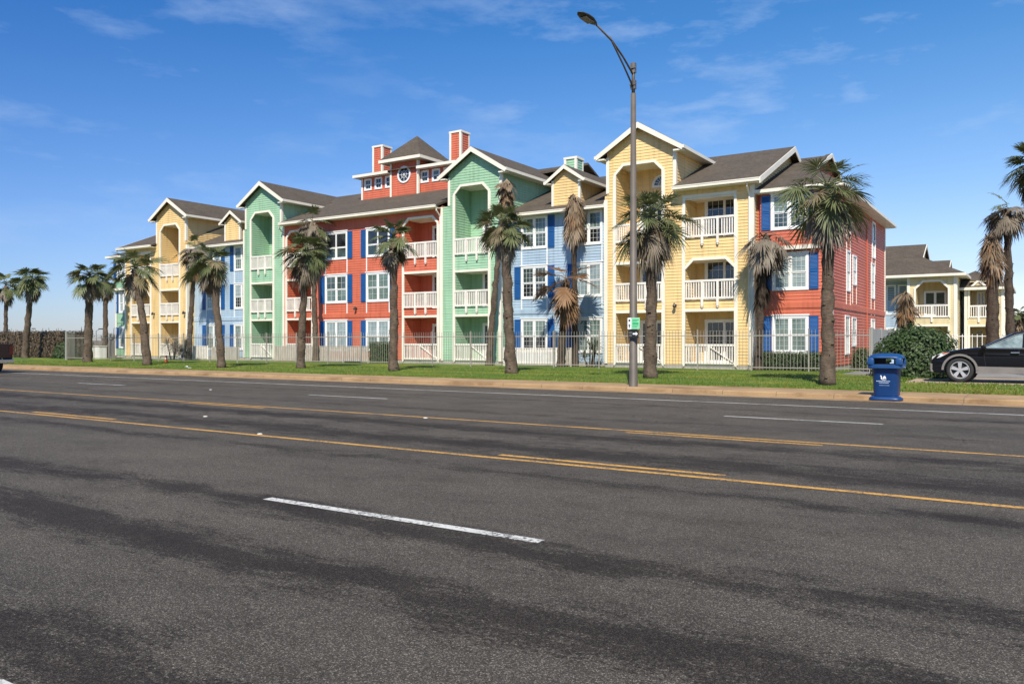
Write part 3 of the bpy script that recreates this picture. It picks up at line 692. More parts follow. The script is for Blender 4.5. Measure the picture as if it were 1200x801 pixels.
# ------------------------------------------------------------------ ground, road, pavement, lawn
def structure(mb, name, m, parent=None, **k):
    o = mb.build(name, m, parent, **k); 
    if not parent: o['kind'] = 'structure'
    return o
def math_n(nt, op, a, b=None, c=None):
    n = N(nt, 'ShaderNodeMath', operation=op)
    for i, x in enumerate((a, b, c)):
        if x is None: continue
        if isinstance(x, (int, float)): n.inputs[i].default_value = x
        else: nt.links.new(x, n.inputs[i])
    return n.outputs[0]
def asphalt():
    m, nt, b = nodes('asphalt')
    tc = N(nt, 'ShaderNodeTexCoord'); sx = N(nt, 'ShaderNodeSeparateXYZ'); nt.links.new(tc.outputs['Object'], sx.inputs[0])
    y = sx.outputs[1]
    agg = noise_n(nt, 75, 3, rough=.8); agg2 = noise_n(nt, 26, 6, rough=.9); big = noise_n(nt, .35, 5, stretch=(.5, 1.6, 1))
    fine = N(nt, 'ShaderNodeTexVoronoi'); fine.inputs['Scale'].default_value = 170; nt.links.new(tc.outputs['Object'], fine.inputs['Vector'])
    fs = N(nt, 'ShaderNodeSeparateColor'); nt.links.new(fine.outputs['Color'], fs.inputs[0])
    col = ramp(nt, fs.outputs[0], [(.0, (.038, .0335, .028)), (.45, (.068, .060, .050)), (.80, (.098, .087, .073)), (.97, (.24, .215, .18))])
    col = mul(nt, col, ramp(nt, agg, [(.34, (.66, .66, .66)), (.5, (1, 1, 1)), (.66, (1.4, 1.38, 1.34))]))
    col = mul(nt, col, ramp(nt, big, [(.3, (.84, .84, .85)), (.7, (1.12, 1.11, 1.09))]))
    col = mul(nt, col, ramp(nt, agg2, [(.3, (.58, .58, .58)), (.7, (1.34, 1.32, 1.29))]))
    grain = noise_n(nt, 34, 4, rough=.85); mid = noise_n(nt, 4.0, 9, stretch=(.35, 1, 1), rough=.8)
    def band(y0, w, nz, amp):                     # tyre-polished, oil-darkened streak along a wheel path, breaking up in grains
        wob = math_n(nt, 'MULTIPLY', math_n(nt, 'SUBTRACT', noise_n(nt, .35, 3, stretch=(1, .4, 1)), .5), .9)
        d = math_n(nt, 'ABSOLUTE', math_n(nt, 'SUBTRACT', math_n(nt, 'ADD', y, wob), y0))
        g = math_n(nt, 'SUBTRACT', 1, math_n(nt, 'MINIMUM', math_n(nt, 'DIVIDE', d, w), 1))
        n = noise_n(nt, nz, 6, stretch=(.22, 1, 1), rough=.6)
        return math_n(nt, 'MULTIPLY', g, math_n(nt, 'MULTIPLY', n, amp))
    tot = None
    for args in ((5.0, .52, 1.1, 1.35), (3.75, .56, 1.0, 1.45), (2.05, .62, 1.2, 1.35), (7.75, .40, .8, 1.0), (9.6, 1.05, 1.0, 1.35), (11.4, .85, 1.0, 1.35), (14.1, .4, .6, .9), (17.6, .4, .6, .9)):
        v = band(*args); tot = v if tot is None else math_n(nt, 'MAXIMUM', tot, v)
    tot = math_n(nt, 'ADD', tot, math_n(nt, 'MULTIPLY', math_n(nt, 'SUBTRACT', mid, .5), 2.6))
    tot = math_n(nt, 'ADD', tot, math_n(nt, 'MULTIPLY', math_n(nt, 'SUBTRACT', grain, .5), 2.6))
    gr = ramp(nt, tot, [(.30, (0, 0, 0)), (.47, (1, 1, 1))])
    speck = ramp(nt, fs.outputs[1], [(.0, (.008, .006, .0045)), (.62, (.019, .0145, .011)), (.93, (.062, .051, .042))])
    col = mixc(nt, math_n(nt, 'MULTIPLY', gr, .92), col, mul(nt, speck, ramp(nt, agg2, [(.3, (.55, .55, .55)), (.7, (1.6, 1.6, 1.6))])))
    col = mul(nt, col, ramp(nt, noise_n(nt, 1.1, 8, stretch=(.6, 1, 1), rough=.75), [(.36, (.74, .72, .70)), (.50, (1, 1, 1)), (.66, (1.14, 1.12, 1.10))]))
    vor = N(nt, 'ShaderNodeTexVoronoi', feature='DISTANCE_TO_EDGE'); vor.inputs['Scale'].default_value = .55
    wv = N(nt, 'ShaderNodeMixRGB', blend_type='ADD'); wv.inputs[0].default_value = .5
    nt.links.new(tc.outputs['Object'], wv.inputs[1]); nn = N(nt, 'ShaderNodeTexNoise'); nn.inputs['Scale'].default_value = 2.5
    nt.links.new(tc.outputs['Object'], nn.inputs['Vector']); nt.links.new(nn.outputs['Color'], wv.inputs[2]); nt.links.new(wv.outputs[0], vor.inputs['Vector'])
    crack = ramp(nt, vor.outputs['Distance'], [(.003, (1, 1, 1)), (.009, (0, 0, 0))])
    cm = math_n(nt, 'MULTIPLY', crack, ramp(nt, noise_n(nt, .25, 2), [(.50, (0, 0, 0)), (.60, (.75, .75, .75))]))
    cm = math_n(nt, 'MULTIPLY', cm, math_n(nt, 'GREATER_THAN', y, 8.8))
    col = mixc(nt, cm, col, (.012, .012, .012))
    nt.links.new(col, b.inputs['Base Color']); b.inputs['Roughness'].default_value = .82
    b.inputs['Specular IOR Level'].default_value = .22
    bump(nt, b, agg, .8, .014)
    return m
def concrete():
    m, nt, b = nodes('tan_concrete')
    f = noise_n(nt, 1.2, 6); g = noise_n(nt, 50, 3); st = noise_n(nt, .8, 6, stretch=(.5, 2, 1), rough=.7)
    col = ramp(nt, f, [(.3, (.29, .185, .090)), (.7, (.39, .26, .135))])
    col = mul(nt, col, ramp(nt, g, [(.3, (.85, .85, .85)), (.7, (1.1, 1.1, 1.1))]))
    col = mul(nt, col, ramp(nt, st, [(.34, (.50, .44, .38)), (.50, (1, 1, 1))]))
    tc = N(nt, 'ShaderNodeTexCoord'); sx = N(nt, 'ShaderNodeSeparateXYZ'); nt.links.new(tc.outputs['Object'], sx.inputs[0])
    fr = math_n(nt, 'FRACT', math_n(nt, 'DIVIDE', sx.outputs[0], 1.5))
    j = math_n(nt, 'LESS_THAN', fr, .014)
    col = mixc(nt, math_n(nt, 'MULTIPLY', j, .7), col, (.10, .08, .06))
    nt.links.new(col, b.inputs['Base Color']); b.inputs['Roughness'].default_value = .88; bump(nt, b, g, .3, .01)
    return m
def grass():
    m, nt, b = nodes('lawn')
    f = noise_n(nt, .5, 6, stretch=(.5, 1.6, 1)); g = noise_n(nt, 9, 5, rough=.7); h = noise_n(nt, 60, 3, rough=.8)
    col = ramp(nt, f, [(.30, (.045, .110, .005)), (.50, (.105, .175, .008)), (.68, (.23, .24, .018))])
    col = mul(nt, col, ramp(nt, g, [(.3, (.62, .66, .6)), (.7, (1.25, 1.2, 1.2))]))
    col = mul(nt, col, ramp(nt, h, [(.3, (.6, .6, .6)), (.7, (1.25, 1.25, 1.25))]))
    nt.links.new(col, b.inputs['Base Color']); b.inputs['Roughness'].default_value = .9; bump(nt, b, h, .8, .04)
    return m
M['asphalt'] = asphalt(); M['concrete'] = concrete(); M['lawn'] = grass()
M['farground'] = mat('far_ground', (.16, .17, .09), .95, var=.35, scale=.05)
def paint(name, c, wear):
    m, nt, b = nodes(name)
    f = noise_n(nt, 26, 5, rough=.75); g = noise_n(nt, 1.6, 4)
    s = math_n(nt, 'ADD', math_n(nt, 'MULTIPLY', f, .75), math_n(nt, 'MULTIPLY', g, .3))
    col = mixc(nt, ramp(nt, s, [(wear, (0, 0, 0)), (wear + .07, (1, 1, 1))]), (.06, .055, .05), c)
    col = mul(nt, col, ramp(nt, noise_n(nt, 5, 4), [(.3, (.82, .82, .8)), (.7, (1, 1, 1))]))
    nt.links.new(col, b.inputs['Base Color']); b.inputs['Roughness'].default_value = .7; bump(nt, b, f, .3, .008); return m
M['ypaint'] = paint('yellow_line_paint', (.60, .32, .065), .452)
M['wpaint'] = paint('white_line_paint', (.60, .59, .55), .44)

b = MB(); b.quad((-1500, -900, -.10), (1500, -900, -.10), (1500, 1500, -.10), (-1500, 1500, -.10)); structure(b, 'ground', M['farground'], bevel=-1)
b = MB(); b.quad((-700, -.2, 0), (700, -.2, 0), (700, 21.95, 0), (-700, 21.95, 0)); road = structure(b, 'road', M['asphalt'], bevel=-1)
ROOTLOC[road.name] = Vector((0, 0, 0))
def line(x0, x1, y, w, m, z=.004):
    b = MB(); b.quad((x0, y - w / 2, z), (x1, y - w / 2, z), (x1, y + w / 2, z), (x0, y + w / 2, z)); return b.build('road_marking', m, road, bevel=-1)
line(-400, 300, 8.62, .11, M['ypaint']); line(-400, 300, 12.50, .11, M['ypaint'])
line(-400, 300, 19.55, .11, M['wpaint']); line(-400, 300, 1.70, .13, M['wpaint'])
for k in range(-7, 4):
    line(-5.98 + 12.05 * k, -2.93 + 12.05 * k, 8.88, .11, M['ypaint'])
    line(-5.72 + 12.1 * k, -2.6 + 12.1 * k, 12.24, .11, M['ypaint'])
    line(-5.30 + 12.0 * k, -2.35 + 12.0 * k, 16.0, .10, M['wpaint'])
    line(-6.18 + 12.1 * k, -3.12 + 12.1 * k, 5.19, .11, M['wpaint'])
# kerb, gutter and pavement
b = MB(); b.box(-500, 400, 21.95, 22.45, -.1, .012); structure(b, 'gutter_strip', M['concrete'])
b = MB(); b.prism([(22.45, -.1), (22.47, .10), (22.51, .13), (22.62, .135), (22.62, -.1)], lambda y, z: (-500, y, z), lambda y, z: (400, y, z)); structure(b, 'kerb', M['concrete'])
b = MB(); b.box(-500, 400, 22.63, 24.45, -.1, .131); structure(b, 'pavement', M['concrete'])
b = MB(); b.box(-500, 400, -3.5, -.2, -.1, .12); structure(b, 'near_pavement', M['concrete'])
def lawn_z(x, y):
    t = max(0, min(1, (y - 24.45) / 5.0)); return .125 + .09 * (t * t * (3 - 2 * t)) + .022 * noise.noise(Vector((x * .35, y * .35, 0)))
b = MB(); nx, ny = 150, 34; X0, X1, Y0, Y1 = -130, 60, 24.452, 62
for j in range(ny + 1):
    for i in range(nx + 1):
        x = X0 + (X1 - X0) * i / nx; t = j / ny; y = Y0 + (Y1 - Y0) * (t ** 1.7)
        b.v.append((x, y, (lawn_z(x, y) - (.12 if x > -3.5 and 29.1 < y < 33.6 else 0)) if j else .131))
for j in range(ny):
    for i in range(nx):
        a = j * (nx + 1) + i; b.f.append((a, a + 1, a + nx + 2, a + nx + 1)); b.mi.append(0)
structure(b, 'lawn', M['lawn'], smooth=True)
# driveway under the car and car park at the right
b = MB(); b.box(-3.6, 30, 28.9, 33.6, .0, .198); structure(b, 'driveway', mat('pale_driveway', (.34, .26, .18), .9, var=.2, scale=1.5))
b = MB(); b.box(-6.4, 60, 33.62, 62.1, .0, .255); structure(b, 'parking_area', mat('parking_surface', (.20, .19, .175), .9, var=.2, scale=.8))
b = MB(); b.quad((-1500, 900, -.02), (-160, 900, -.02), (-160, -900, -.02), (-1500, -900, -.02)); structure(b, 'sea', mat('sea_water', (.10, .14, .16), .25, var=.2, scale=.02), bevel=-1)

# grass blades on the verge
gb = MB(); rg = random.Random(3)
for i in range(52000):
    t = rg.random() ** 1.5
    x = -1 + (-58 + 1) * t if rg.random() < .85 else rg.uniform(-1, 4)
    y = 24.5 + rg.random() ** 1.25 * (11.0 - .11 * abs(x))
    if -3.6 < x and 28.85 < y: continue
    z = lawn_z(x, y) - .012; h = rg.uniform(.025, .075) * (1.6 if y < 24.62 else 1); a = rg.uniform(0, math.pi); w = .012 + .010 * rg.random()
    dx, dy = math.cos(a) * w, math.sin(a) * w; lx, ly = rg.uniform(-.03, .03), rg.uniform(-.03, .03)
    gb.cur = 0 if noise.noise(Vector((x * .25, y * .9, 4))) + rg.uniform(-.5, .5) < .12 else 1
    gb.quad((x - dx, y - dy, z), (x + dx, y + dy, z), (x + lx, y + ly, z + h))
M['blade'] = leaf_mat('grass_blade', (.055, .13, .005), (.13, .215, .011), (.11, .19, .012), 1.0)
M['blade2'] = leaf_mat('dry_grass_blade', (.13, .15, .014), (.25, .235, .03), (.22, .19, .035), 1.0)
o = gb.build('grass', [M['blade'], M['blade2']], bevel=-1); tag(o, 'short green grass blades on the roadside lawn, yellowish in patches', 'grass', kind='stuff')

# ------------------------------------------------------------------ palms
def fan(mb, p, t, L, nleaf, spread, droop, rg, w=.034, fold=.25):
    t = t.normalized(); s = t.cross(Vector((0, 0, 1)))
    if s.length < .05: s = Vector((1, 0, 0))
    s.normalize(); roll = rg.uniform(-.5, .5); n = s.cross(t)
    s = (s * math.cos(roll) + n * math.sin(roll)).normalized(); n = s.cross(t).normalized()
    if n.z < 0 and droop < .8: n = -n
    for k in range(nleaf):
        th = (k / (nleaf - 1) * 2 - 1) * spread + rg.uniform(-.05, .05)
        d = (t * math.cos(th) + s * math.sin(th) + n * (fold * abs(math.sin(th)) + rg.uniform(-.07, .07))).normalized()
        base = p + t * (L * .42 * max(0, 1 - abs(th) / spread) ** .8)
        l = L * (.62 + .28 * math.cos(th)) * rg.uniform(.82, 1.1)
        wd = d.cross(n).normalized() * w * rg.uniform(.7, 1.2)
        pts = []
        for u in (0, .4, .75, 1.0):
            q = base + d * l * u; q.z -= droop * l * u * u * .6 * rg.uniform(.7, 1.3)
            pts.append(q)
        ws = (.35, 1, .7, .08); o = len(mb.v)
        for q, ww in zip(pts, ws): mb.v.append(tuple(q - wd * ww)); mb.v.append(tuple(q + wd * ww))
        for i in range(3): mb.f.append((o + 2 * i, o + 2 * i + 1, o + 2 * i + 3, o + 2 * i + 2)); mb.mi.append(mb.cur)
def frond(mb, c, az, el, Lp, L, rg, droop=.5, nleaf=22, spread=1.9, w=.034):
    d = Vector((math.cos(az) * math.cos(el), math.sin(az) * math.cos(el), math.sin(el)))
    pts = [c]; v = d.copy(); seg = Lp / 4
    for i in range(4):
        v = (v + Vector((0, 0, -.05 - .08 * droop))).normalized(); pts.append(pts[-1] + v * seg)
    mb.tube(pts, [.028, .022, .018, .014, .010], 4, cap=False)
    v = (v + Vector((0, 0, -.12))).normalized()
    fan(mb, pts[-1], v, L, nleaf, spread, droop, rg, w)
def palm(x, y, z0, zc, top_dx, Rc, label, live=30, dead=16, tr=.20, seed=1, dmat='deadgrey', lmat='frond', tmat='trunk', group='palms along the front of the apartment building',
         skirt=0, shag=0, bow=0, big=False, top_dy=0, name='palm_tree', wind=.0, extra=None, lel=(-.45, 1.35)):
    rg = random.Random(seed)
    th = thing(name, (x, y, z0), label, 'palm tree', group)
    Rc = Rc * (.88 if live > 8 else 1); ztop = zc - Rc * .28; LW = .012 + .00042 * math.hypot(x, y); live = int(live * 1.25)
    n = max(8, int((ztop - z0) / .22)); pts = []; rad = []
    for i in range(n + 1):
        u = i / n; flare = .34 * math.exp(-u * 14)
        px = x + top_dx * (u ** 1.25) + bow * math.sin(u * math.pi)
        pts.append((px + .03 * rg.uniform(-1, 1), y + top_dy * u + .03 * rg.uniform(-1, 1), z0 - .08 + (ztop - z0 + .08) * u))
        rad.append(tr * (1.0 - .22 * u + flare * .8) * rg.uniform(.91, 1.08) * (1.18 if u > .88 else 1))
    b = MB(); b.tube(pts, rad, 12)
    for i in range(46):                        # scars and stubs down the trunk
        k = rg.randint(1, n - 1); q = Vector(pts[k]); a = rg.uniform(0, 6.283); rr = rad[k]
        p = q + Vector((math.cos(a) * rr * .85, math.sin(a) * rr * .85, rg.uniform(-.1, .1))); b.bar(p, p + Vector((math.cos(a) * rr * .28, math.sin(a) * rr * .28, rg.uniform(.0, .07))), rg.uniform(.03, .09), rg.uniform(.02, .05))
    b.build('trunk', M[tmat], th, smooth=True)
    c = Vector(pts[-1]); c.z = ztop + .1
    # old leaf bases bristling under the crown
    b = MB()
    for i in range(70 if not shag else 110):
        u = rg.uniform(0, 1.25 if not shag else 2.2) * Rc * .62; a = rg.uniform(0, 6.283); zz = ztop - u
        if zz < z0 + .6: continue
        k = min(n, max(0, int((zz - z0) / max(.1, (ztop - z0)) * n))); q = Vector(pts[k]); r = rad[k] * .8
        p = Vector((q.x + math.cos(a) * r, q.y + math.sin(a) * r, zz)); l = rg.uniform(.10, .30)
        e = p + Vector((math.cos(a) * l * .8, math.sin(a) * l * .8, l * rg.uniform(-.5, .9)))
        b.bar(p, e, rg.uniform(.03, .08), .02)
    b.build('leaf_bases', M['trunkd'], th)
    if live:
        b = MB(); b2 = MB(); gapa = rg.uniform(0, 3.14)
        for i in range(live):
            az = i * 2.399 + rg.uniform(-.45, .45); f = (i + .5) / live
            el = lel[0] + (lel[1] - .32 - lel[0]) * (f ** 1.05) + rg.uniform(-.22, .22)
            if f < .75 and math.cos((az - gapa) * 2) > .55 and rg.random() < .8: continue
            rs_ = (1.04 - .30 * max(0, math.sin(el))) * 1 + .22 * noise.noise(Vector((math.cos(az) * 1.6, math.sin(az) * 1.6, el + seed)))
            t = b if rg.random() < .80 or f > .6 else b2
            frond(t, c + Vector((0, 0, .25 * f)), az + wind, el, Rc * rs_ * rg.uniform(.34, .60), Rc * rs_ * rg.uniform(.46, .60), rg, droop=rg.uniform(.15, .75) + .3 * (1 - f), nleaf=30, spread=rg.uniform(1.7, 2.3), w=LW)
        b.build('crown', M[lmat], th, bevel=-1)
        if b2.f: b2.build('yellowing_fronds', M['frond2'], th, bevel=-1)
    if dead:
        b = MB()
        for i in range(dead):
            az = rg.uniform(0, 6.283); el = rg.uniform(-1.25, -.55) if live > 8 else rg.uniform(-1.15, .55)
            frond(b, c - Vector((0, 0, rg.uniform(.0, .35))), az, el, Rc * rg.uniform(.18, .42), Rc * rg.uniform(.38, .56), rg, droop=rg.uniform(.6, 1.4), nleaf=22, spread=rg.uniform(.6, 1.5), w=LW * 1.1)
        b.build('dead_fronds', M[dmat], th, bevel=-1)
    if shag:                                   # cone-shaped skirt of hanging dead leaves
        H = shag
        for part, mm in (('dead_skirt', dmat), ('rusty_dead_leaves', 'dead2' if dmat != 'dead2' else 'dead')):
            b = MB()
            for i in range(int((85 if part == 'dead_skirt' else 30) * H / 2)):
                u = rg.random() ** .85; a = rg.uniform(0, 6.283); zz = c.z + .25 - u * H * .66; r = .06 + skirt * (u ** .8) * rg.uniform(.35, 1.05) * (1 + .3 * math.sin(a * 2 + seed))
                p = Vector((c.x + math.cos(a) * r * .40, c.y + math.sin(a) * r * .40, zz))
                o_ = rg.uniform(.1, .75) * (1.6 if rg.random() < .12 else 1)
                d = Vector((math.cos(a) * (.12 + o_ * skirt), math.sin(a) * (.12 + o_ * skirt), -1 if rg.random() < .93 else -.1))
                fan(b, p, d, H * rg.uniform(.16, .40), rg.randint(7, 15), rg.uniform(.15, .9), rg.uniform(.2, 1.1), rg, w=LW, fold=.25)
            b.build(part, M[mm], th, bevel=-1)
    if extra: extra(th, c, rg, pts)
    return th
G_ = .2
PLM = 'palms along the front of the apartment building'
palm(-67.3, 32.5, G_, 6.75, 1.0, 1.75, 'second palm from the left edge, straight trunk rising in front of the brown hedge', 24, 12, .25, 11, lel=(-.5, 1.2))
palm(-51.55, 28.75, G_, 6.0, .25, 1.55, 'palm with straight thick trunk and ragged crown in front of the low grey fence', 28, 14, .27, 12)
palm(-61.2, 35.5, G_, 6.35, .15, 1.25, 'thinner greyish palm just behind the thick straight one at the fence corner', 14, 26, .2, 13, dmat='deadgrey', shag=0)
palm(-42.75, 27.3, G_, 6.1, -1.15, 1.75, 'palm leaning left in front of the far yellow section, full green crown', 34, 16, .23, 14)
palm(-51.3, 36.0, G_, 8.35, .75, 1.35, 'tall mostly dead brown palm leaning right against the far yellow tower', 5, 34, .19, 15, dmat='deadgrey', shag=2.4, skirt=.8)
palm(-35.3, 26.7, G_, 5.95, -.85, 1.6, 'palm leaning slightly left in front of the far pale blue section', 30, 22, .2, 16)
palm(-30.75, 27.9, G_, 6.2, .35, 1.5, 'palm with hanging grey fronds where mint meets coral, nearer of the two there', 26, 34, .2, 17)
palm(-38.6, 36.3, G_, 9.4, -.4, 1.45, 'taller brown-headed palm close to the coral wall, behind the nearer green one', 5, 34, .19, 18, dmat='deadgrey', shag=1.8, skirt=.8)
palm(-24.5, 27.75, G_, 6.35, .02, 1.35, 'palm with straight trunk in front of the coral section windows', 28, 18, .21, 19)
palm(-18.35, 28.1, G_, 6.5, -.35, 1.35, 'palm before the near mint tower with green crown below a dead one', 36, 14, .23, 20)
palm(-25.35, 36.6, G_, 10.3, 1.15, .9, 'tall slanting grey palm against the near mint tower with a small dry tuft on top', 0, 12, .17, 21, dmat='dead', shag=1.9, skirt=.42, tmat='trunk')
palm(-20.35, 37.3, G_, 9.15, -.05, .62, 'dead palm with shaggy brown cone head against the near pale blue wall', 0, 6, .16, 22, dmat='dead', shag=2.5, skirt=.66, tmat='trunkd')
def bigfans(th, c, rg, pts):
    b = MB()
    for (az, el, Lp, L) in ((3.0, .50, 1.0, .95), (3.3, -.2, 1.0, .85), (2.6, .75, .75, .85), (-.2, .65, .7, .95), (-.5, .35, .65, .85), (.4, .1, .6, .9), (3.5, -.9, 1.1, .85), (-1.2, -.6, .7, .9), (4.2, -.3, .7, .85), (-.9, -1.2, .6, 1.0), (4.7, -1.3, .7, 1.1), (4.0, -1.4, .9, 1.0), (5.2, -1.35, 1.1, 1.0), (3.8, -1.3, 1.3, .9), (.2, -1.3, 1.2, .8)):
        frond(b, c, az, el, Lp, L * 1.15, rg, droop=.35, nleaf=34, spread=1.25, w=.042)
    b.build('dead_fronds', M['dead2'], th, bevel=-1)
palm(-20.75, 36.5, G_, 4.95, .35, 1.0, 'short dead palm with big drooping rust brown fan leaves before the near pale blue wall', 0, 0, .20, 23, dmat='dead2', shag=0, tmat='trunkd', extra=bigfans)
palm(-11.9, 27.55, G_, 6.3, .1, 1.65, 'full-headed palm beside the street lamp pole in front of the near yellow tower', 44, 40, .23, 24, lel=(-.5, 1.3))
def shaggy_trunk(th, c, rg, pts):
    b = MB()
    for i in range(70):
        zz = c.z - rg.uniform(.3, 2.9); a = rg.uniform(0, 6.283); k = min(len(pts) - 1, int((zz / c.z) * (len(pts) - 1)))
        p = Vector((pts[k][0] + math.cos(a) * .14, pts[k][1] + math.sin(a) * .14, zz))
        fan(b, p, Vector((math.cos(a) * .25, math.sin(a) * .25, -1)), rg.uniform(.4, .8), 7, .35, .3, rg, w=.03)
    b.build('trunk_thatch', M['coreb'], th, bevel=-1)
palm(-10.55, 36.6, G_, 6.75, .35, 1.55, 'dead grey-brown palm leaning at the corner where yellow meets coral', 0, 30, .17, 25, dmat='deadgrey', shag=0, tmat='trunkd', extra=shaggy_trunk)
palm(-5.5, 26.55, G_, 6.5, .02, 1.75, 'big nearest palm with thick trunk in front of the coral end block', 32, 20, .215, 26, lel=(-.65, 1.15))
palm(-7.75, 62.0, .2, 4.9, .1, .55, 'small dead palm with cone of hanging brown leaves in front of the cream house', 0, 4, .22, 27, dmat='dead', shag=2.6, skirt=.55, group='palms beyond the parked car')
palm(-1.95, 50.0, .2, 7.3, -.05, .6, 'dead palm with a long brown cone head right of the cream house, behind the car', 0, 8, .33, 28, dmat='dead', shag=2.7, skirt=.50, group='palms beyond the parked car', tmat='trunkd')
palm(-1.15, 50.5, .2, 9.0, -.2, 1.6, 'tall palm with thin grey drooping fronds behind the parked car', 4, 26, .22, 29, dmat='deadgrey', group='palms beyond the parked car', tmat='trunkd')
palm(.50, 34.8, .2, 8.05, -.5, 1.3, 'tall palm at the right edge with only its dark green crown in view', 40, 10, .22, 30, group='palms beyond the parked car')
palm(-1.0, 60, .2, 3.2, 0, .9, 'little yellow-green palm low behind the parked car at the right edge', 14, 10, .2, 31, dmat='dead', group='palms beyond the parked car')
palm(-83.5, 38.5, .2, 7.3, .2, 1.75, 'leftmost palm, cut by the left edge of the photo behind the brown hedge', 20, 24, .2, 32)

# ------------------------------------------------------------------ hedges and bushes
def leafmass(mb, n, fn, size, rg):
    for i in range(n):
        p, nn = fn(); p = Vector(p); s = size * rg.uniform(.6, 1.3)
        a = Vector((rg.gauss(0, 1), rg.gauss(0, 1), rg.gauss(0, 1))).normalized(); b_ = a.cross(Vector(nn) + Vector((rg.gauss(0, .5), rg.gauss(0, .5), rg.gauss(0, .5)))).normalized(); a = b_.cross(Vector(nn)).normalized() if b_.length else a
        mb.quad(p - b_ * s * .35, p + a * s * .5, p + b_ * s * .35, p - a * s * .5)
def box_hedge(name, x0, x1, y0, y1, z0, z1, label, cat, m='hedge', core='core', dens=260, size=.09, seed=5, rough=.06, group=None, twigs=0):
    rg = random.Random(seed); th = thing(name, ((x0 + x1) / 2, (y0 + y1) / 2, z0), label, cat, group)
    c = MB(); k = .07
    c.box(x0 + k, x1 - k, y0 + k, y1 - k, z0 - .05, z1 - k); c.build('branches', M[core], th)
    b = MB(); W, D_, H = x1 - x0, y1 - y0, z1 - z0
    def fn():
        r = rg.random() * (W * H + D_ * H + W * D_); off = lambda: rg.gauss(0, rough)
        x, y, z = rg.uniform(x0, x1), rg.uniform(y0, y1), z0 + H * rg.random()
        bulge = .5 * rough * noise.noise(Vector((x * 1.7, y * 1.7, z * 2)))*3
        if r < W * H: return (x, y0 + off() - bulge, z), (0, -1, .3)
        if r < W * H + D_ * H: return ((x1 if rg.random() < .6 else x0) + off(), y, z), (1, 0, .3)
        return (x, y, z1 + off() + bulge), (0, 0, 1)
    leafmass(b, int((W * H + D_ * H + W * D_) * dens), fn, size, rg)
    b.build('leaves', M[m], th, bevel=-1)
    if twigs:
        t = MB()
        for i in range(twigs):
            x, y, z = rg.uniform(x0, x1), y0 + rg.uniform(-.05, .08), z0 + (z1 - z0) * rg.random()
            t.bar((x, y, z), (x + rg.uniform(-.15, .15), y - rg.uniform(0, .08), z + rg.uniform(.2, .5)), .022)
        t.build('twigs', mat('pale_twig', (.24, .165, .10), .9), th)
    return th
def bush(name, cx, cy, z0, rx, ry, rz, label, cat, n=5000, size=.10, seed=3, m='hedge', core='core', group=None, flat=.8):
    rg = random.Random(seed); th = thing(name, (cx, cy, z0), label, cat, group)
    c = MB(); segs, rings = 20, 10
    def R_(d): return 1 + .16 * noise.noise(Vector(d) * 2.1 + Vector((seed, 0, 0))) + .07 * noise.noise(Vector(d) * 5)
    vs = []
    for i in range(rings + 1):
        for j in range(segs):
            ph = math.pi * i / rings * .5 + .0; a = 2 * math.pi * j / segs
            d = Vector((math.sin(ph) * math.cos(a), math.sin(ph) * math.sin(a), math.cos(ph))); k = .84 * R_(d)
            sq = (abs(d.x) ** 3 + abs(d.y) ** 3 + abs(d.z) ** 3) ** (-1 / 3) * flat + (1 - flat)
            vs.append((cx + d.x * rx * k * sq, cy + d.y * ry * k * sq, z0 + d.z * rz * k * sq))
    c.add(vs, [(i * segs + j, i * segs + (j + 1) % segs, (i + 1) * segs + (j + 1) % segs, (i + 1) * segs + j) for i in range(rings) for j in range(segs)])
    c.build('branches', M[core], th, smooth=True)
    b = MB()
    def fn():
        while True:
            d = Vector((rg.gauss(0, 1), rg.gauss(0, 1), rg.gauss(0, 1))).normalized()
            if d.z > -.12: break
        sq = (abs(d.x) ** 3 + abs(d.y) ** 3 + abs(d.z) ** 3) ** (-1 / 3) * flat + (1 - flat)
        k = R_(d) * (rg.uniform(.84, 1.04)) * sq
        return (cx + d.x * rx * k, cy + d.y * ry * k, z0 + max(.02, d.z * rz * k)), tuple(d)
    leafmass(b, n, fn, size, rg); b.build('leaves', M[m], th, bevel=-1)
    return th
box_hedge('hedge', -92, -64.4, 33.9, 36.4, .2, 2.25, 'long clipped brown hedge behind the left palms', 'hedge', 'hedgeb', 'coreb', 150, .15, 41, .07, twigs=900)
bush('bush', -64.5, 34.2, .2, .95, .9, 1.35, 'small dark green bush at the right end of the brown hedge', 'bush', 1500, .12, 44)
box_hedge('low_hedge', -10.75, -7.95, 36.95, 37.6, .22, 1.02, 'low clipped hedge under the coral end block window, behind the iron fence', 'hedge', 'hedge', 'core', 700, .06, 42, .035)
bush('round_shrub', -6.75, 40.0, .22, .5, .55, 1.05, 'dark shrub beside the coral side wall near the grey screen', 'bush', 1300, .08, 45)
bush('large_bush', -3.75, 33.2, .2, 1.42, 1.15, 1.85, 'large rounded green bush in front of the black car hood', 'bush', 9000, .10, 46)
box_hedge('shrub', -34.2, -32.65, 36.45, 37.15, .22, 1.45, 'square clipped shrub against the coral wall below a window', 'bush', 'hedge', 'core', 600, .07, 47, .04)
